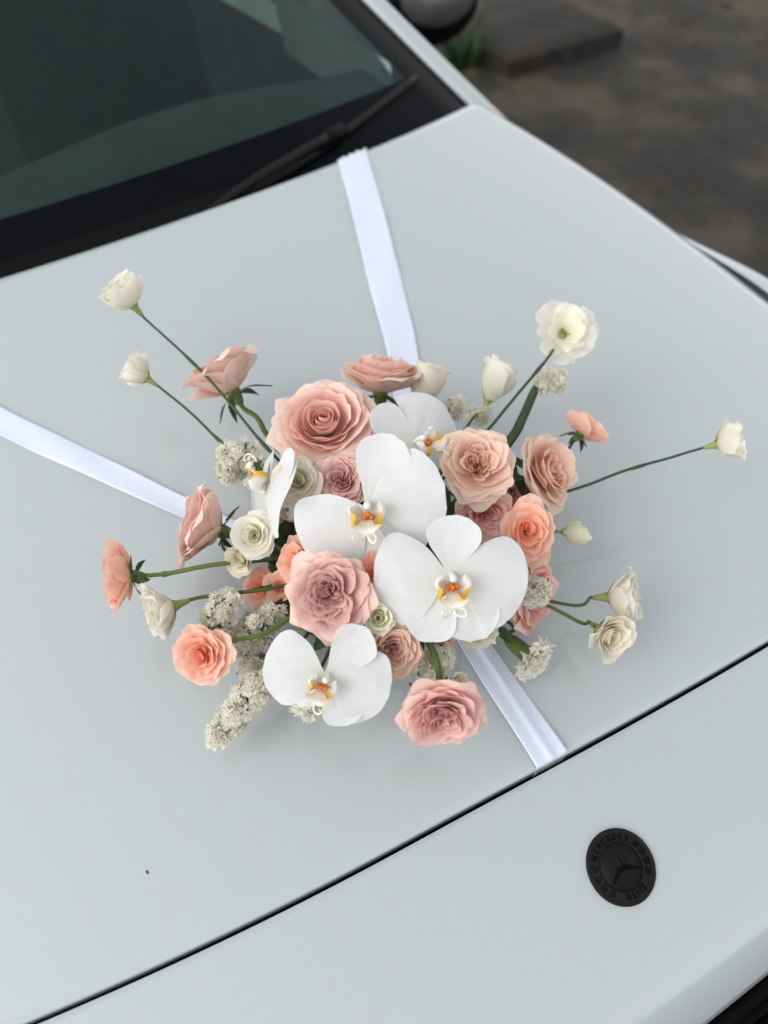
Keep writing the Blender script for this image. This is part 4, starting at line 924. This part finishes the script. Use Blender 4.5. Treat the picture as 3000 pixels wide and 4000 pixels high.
flower('bud', 'lisianthus', 'tiny cream bud with green sepals below the beige cream lisianthus', 'lisianthus', (-0.07832, 0.27816, 0.98490), (-0.73732, 0.03856, 0.67445), (0.41901, 0.58807, 0.69182), 0.00974, 'cream', 63, 'lisi', [(-0.05380, 0.29331, 0.93526)], 0.0012, 'stem', ())
flower('cup', 'rosebud', 'tight lime cream rosebud between the mauve hearted rose and the right orchid', 'rosebud', (-0.08308, 0.15436, 0.98161), (-0.31212, -0.43468, 0.84477), (0.41901, 0.58807, 0.69182), 0.01399, 'lime', 64, 'rose', [(-0.05177, 0.20421, 0.92503)], 0.0015, 'stem', (), n=22, a2=(-25, 30))
flower('bud', 'rosebud', 'closed yellow green bud lying low at the right, beside the salmon rose', 'rosebud', (0.14321, 0.16103, 0.91193), (0.72878, -0.68397, 0.03275), (0.41901, 0.58807, 0.69182), 0.01229, 'lime', 65, 'lisi', [(0.11962, 0.17842, 0.91081), (0.04000, 0.22432, 0.90749)], 0.0015, 'stem', ())
flower('spray', 'spray_rose', 'small coral spray rose touching the left side of the mauve hearted rose', 'spray rose', (-0.12385, 0.24511, 0.94770), (-0.22317, -0.48929, 0.84309), (0.41901, 0.58807, 0.69182), 0.01609, 'coral', 92, 'rose', [(-0.07603, 0.26945, 0.91227)], 0.0015, 'stem', (), n=18)
flower('carnation', 'carnation', 'small white carnation with a fat green calyx, lowest at right beside the front ribbon', 'carnation', (0.03331, 0.09040, 0.89281), (0.08085, -0.98824, 0.12982), (0.41901, 0.58807, 0.69182), 0.02571, 'white', 66, 'carn', [(0.03581, 0.11071, 0.90890), (0.01997, 0.16422, 0.91050)], 0.0016, 'stem_dark', ())
flower('carnation', 'carnation', 'cream ruffled carnation half hidden under the lower sepal of the right orchid', 'carnation', (-0.00040, 0.12132, 0.92694), (-0.46041, -0.84219, 0.28060), (0.41901, 0.58807, 0.69182), 0.01765, 'cream', 67, 'carn', [(0.00973, 0.16523, 0.91065)], 0.0016, 'stem_dark', ())
flower('lisi', 'lisianthus', 'cream lisianthus petals showing behind the nodding mauve rose', 'lisianthus', (-0.05350, 0.09422, 0.92746), (0.26549, -0.83512, 0.48175), (0.41901, 0.58807, 0.69182), 0.01453, 'cream', 68, 'lisi', [(-0.04555, 0.12994, 0.92618), (-0.02901, 0.18502, 0.91294)], 0.0014, 'stem_dark', ())
flower('garden', 'rose', 'sliver of a pink rose showing under the middle orchid at the lower right', 'rose', (0.11222, 0.20919, 0.94380), (-0.30719, -0.78334, 0.54039), (0.41901, 0.58807, 0.69182), 0.02215, 'pink_clear', 69, 'rose', [(0.05483, 0.22335, 0.92724), (-0.00439, 0.24056, 0.90954)], 0.0024, 'stem', (), n=24)
orchid((-0.04733, 0.21884, 1.03179), (-0.35216, -0.40525, 0.84365), (0.45704, 0.64110, 0.61653), 0.06223, 'large white orchid in the middle of the bouquet, its lip turned to the viewer', 71, pet=(212, 16), sep=(74, 262, 318), stemp=[(-0.04522, 0.22127, 1.02673), (-0.03825, 0.23058, 1.00285), (-0.03361, 0.24109, 0.96303), (-0.02694, 0.25524, 0.91115)], ptilt=(0.0, 0.05), scale=(0.97, 1.0, 1.08, 0.98, 0.98))
orchid((0.03780, 0.26338, 1.01702), (0.16980, -0.45918, 0.87197), (-0.47609, 0.82406, 0.30702), 0.05296, 'white orchid partly hidden at the back, between the two upper pink roses', 72, pet=(172, 6), sep=(90, 205, 320), stemp=[(0.03678, 0.26613, 1.01178), (0.02793, 0.27175, 0.98899), (0.00373, 0.26390, 0.95537), (-0.02694, 0.25524, 0.91115)])
orchid((-0.02561, 0.13588, 1.01204), (-0.32562, -0.50525, 0.79918), (0.48515, 0.62041, 0.61621), 0.05968, 'largest white orchid right of centre, flat and fully open above the front ribbon', 73, pet=(183, 357), sep=(88, 244, 303), stemp=[(-0.02366, 0.13891, 1.00725), (-0.01923, 0.15792, 0.98597), (-0.02302, 0.20061, 0.95361), (-0.02694, 0.25524, 0.91115)], scale=(1, 1, 0.88, 0.98, 0.98))
orchid((-0.14383, 0.13771, 0.97526), (-0.38176, -0.53235, 0.75556), (0.76745, 0.32134, 0.55477), 0.04917, 'white orchid at lower left of centre, its lip hanging towards the bottom left', 74, pet=(195, 8), sep=(74, 228, 325), stemp=[(-0.14154, 0.14090, 0.97073), (-0.12451, 0.16011, 0.95374), (-0.08157, 0.20180, 0.93565), (-0.02694, 0.25524, 0.91115)], scale=(0.98, 1.0, 1.05, 0.7, 0.92))
orchid((-0.09505, 0.31088, 0.99661), (-0.74999, 0.46352, 0.47187), (-0.56582, -0.55394, -0.61073), 0.05481, 'white orchid turned to the left in front of statice, seen edge-on with a yellow lip', 75, pet=(172, 8), sep=(90, 214, 326), stemp=[(-0.09055, 0.30810, 0.99378), (-0.07324, 0.29604, 0.97863), (-0.05350, 0.27842, 0.94916), (-0.02694, 0.25524, 0.91115)])
statice([(-0.23333, 0.17647, 0.90156), (-0.21110, 0.18018, 0.91799), (-0.18737, 0.17937, 0.93384), (-0.17156, 0.17896, 0.93936)], [0.00537, 0.01304, 0.01534, 0.00844], 84, 'long white statice sprig pointing to the bottom left corner of the bouquet', 81, stemr=0.0014, wing=False, stemtail=[(-0.11404, 0.20790, 0.92443), (-0.04859, 0.23946, 0.90917)])
statice([(-0.19710, 0.24508, 0.93617), (-0.18424, 0.24696, 0.95188), (-0.17261, 0.25018, 0.96267), (-0.16400, 0.25206, 0.96317)], [0.01187, 0.01583, 0.01345, 0.00633], 58, 'white statice sprig between the white frilled lisianthus and the lower salmon rose', 82, stemr=0.0014, wing=False, stemtail=[(-0.12476, 0.24844, 0.94889), (-0.04667, 0.25006, 0.91041)])
statice([(-0.17788, 0.20817, 0.91760), (-0.17085, 0.21753, 0.92894), (-0.15357, 0.22493, 0.94037), (-0.13632, 0.23330, 0.94684)], [0.01352, 0.0159, 0.01749, 0.01113], 88, 'wide white statice sprig filling the space left of the mauve hearted rose', 83, stemr=0.0014, wing=False, stemtail=[(-0.07962, 0.24681, 0.91962)])
statice([(-0.10262, 0.37654, 0.95364), (-0.09542, 0.38013, 0.96917), (-0.08180, 0.37606, 0.97398), (-0.07769, 0.35719, 0.97200)], [0.00985, 0.01432, 0.01343, 0.00895], 58, 'white statice sprig behind the side-turned orchid at left', 84, stemr=0.0014, wing=False, stemtail=[(-0.05694, 0.32281, 0.92852)])
statice([(0.23538, 0.28053, 0.97357), (0.22960, 0.28738, 0.96961), (0.21835, 0.29201, 0.96564)], [0.01061, 0.01447, 0.01061], 60, 'white statice head seen from behind at upper right on a thick winged stem', 85, stemr=0.0022, wing=True, stemtail=[(0.18126, 0.27114, 0.95976), (0.14960, 0.25803, 0.94931), (0.05315, 0.24126, 0.90933)])
statice([(0.16179, 0.30796, 0.94457), (0.15331, 0.30927, 0.94499), (0.14702, 0.30932, 0.94518)], [0.00782, 0.00977, 0.00782], 28, 'small white statice tuft below the cream lisianthus cup at the top right', 86, stemr=0.0014, wing=False, stemtail=[(0.04346, 0.26688, 0.91237)])
statice([(0.14558, 0.33430, 0.94299), (0.13832, 0.33711, 0.94350)], [0.0079, 0.00889], 22, 'small white statice tuft peeping above the back orchid', 87, stemr=0.0014, wing=False, stemtail=[(0.04222, 0.28089, 0.91397)])
statice([(-0.06437, 0.10128, 0.91244), (-0.05774, 0.11077, 0.92370), (-0.04703, 0.11546, 0.92939), (-0.04270, 0.12753, 0.93091)], [0.00706, 0.01177, 0.01255, 0.00942], 66, 'white statice sprig running down behind the stem of the nodding rose', 88, stemr=0.0014, wing=False, stemtail=[(-0.02128, 0.20979, 0.90591)])
statice([(0.04731, 0.10336, 0.96789), (0.03917, 0.10604, 0.96829), (0.02936, 0.10563, 0.96331)], [0.00938, 0.00938, 0.00703], 44, 'white statice tuft at the right edge of the right orchid', 89, stemr=0.0014, wing=False, stemtail=[(0.02600, 0.17175, 0.91137)])
statice([(-0.16166, 0.13837, 0.93480), (-0.15896, 0.14532, 0.94073), (-0.15218, 0.15178, 0.94672), (-0.13976, 0.15729, 0.94775)], [0.00669, 0.01041, 0.01115, 0.00744], 54, 'white statice sprig showing under the lip of the lower left orchid', 90, stemr=0.0014, wing=False, stemtail=[(-0.06848, 0.21804, 0.90645)])
leafy('dark rose leaves at the right between the two peach pink roses', (0.10509, 0.21475, 0.93543), [((0.11103, 0.21234, 0.97502), (0.479, 0.281, 0.832), 0.0226), ((0.10938, 0.20710, 0.97444), (0.663, -0.741, 0.105), 0.0199), ((0.11446, 0.20081, 0.96359), (-0.247, -0.878, -0.409), 0.0208), ((0.10483, 0.20986, 0.96486), (-0.765, -0.644, 0.029), 0.0181)], 0)
leafy('dark leaves in the shaded gap at left, under the cream lisianthus', (-0.06814, 0.28043, 0.92363), [((-0.09137, 0.29518, 0.95492), (-0.624, 0.532, 0.572), 0.0229), ((-0.10216, 0.29469, 0.94966), (-0.224, -0.945, -0.238), 0.0220), ((-0.08341, 0.28403, 0.95381), (0.528, -0.541, 0.654), 0.0203), ((-0.08262, 0.30132, 0.95577), (0.403, 0.386, 0.829), 0.0203), ((-0.08708, 0.26107, 0.96114), (-0.792, -0.540, -0.284), 0.0176)], 1)
leafy('dark leaves around the heart of the bouquet, between the orchids and the peach rose', (0.02266, 0.23974, 0.91939), [((0.04657, 0.23048, 0.95815), (0.479, 0.281, 0.832), 0.0252), ((0.03628, 0.22785, 0.95793), (0.338, -0.905, 0.257), 0.0225), ((0.06075, 0.23081, 0.95804), (-0.396, 0.506, 0.766), 0.0225), ((0.03708, 0.23955, 0.95928), (0.065, 0.468, 0.881), 0.0225), ((-0.01677, 0.31773, 0.97825), (0.481, 0.320, 0.816), 0.0180), ((0.07276, 0.21975, 0.94659), (-0.253, -0.925, -0.283), 0.0225)], 2)
leafy('small leaves at lower left between the statice sprigs', (-0.13890, 0.19880, 0.92273), [((-0.18220, 0.18562, 0.92978), (-0.576, 0.507, 0.641), 0.0136), ((-0.17308, 0.17899, 0.93431), (0.181, -0.980, -0.085), 0.0160), ((-0.16521, 0.18316, 0.93507), (0.685, -0.067, 0.725), 0.0144), ((-0.18833, 0.18271, 0.92920), (0.554, 0.208, 0.806), 0.0104)], 3)
leafy('narrow green leaf lying on the right orchid below the salmon rose', (0.05983, 0.14990, 0.96845), [((0.03922, 0.14322, 0.99285), (-0.894, -0.356, -0.273), 0.0138), ((-0.07937, 0.19978, 1.00414), (0.548, -0.796, 0.257), 0.0138)], 4)
leafy('leaves under the front of the bouquet', (-0.03967, 0.19206, 0.91370), [((-0.05387, 0.13549, 0.92677), (-0.792, -0.540, -0.284), 0.0170), ((-0.06057, 0.12002, 0.92480), (-0.943, -0.292, -0.161), 0.0170), ((-0.05714, 0.14783, 0.92824), (-0.822, 0.333, 0.462), 0.0187), ((-0.03109, 0.12846, 0.92111), (0.305, -0.937, -0.170), 0.0187), ((-0.08111, 0.19109, 0.92309), (-0.337, -0.908, -0.248), 0.0255), ((-0.11674, 0.18783, 0.93200), (-0.967, -0.235, -0.095), 0.0255), ((0.02118, 0.10750, 0.91358), (0.163, -0.956, -0.243), 0.0187)], 5)
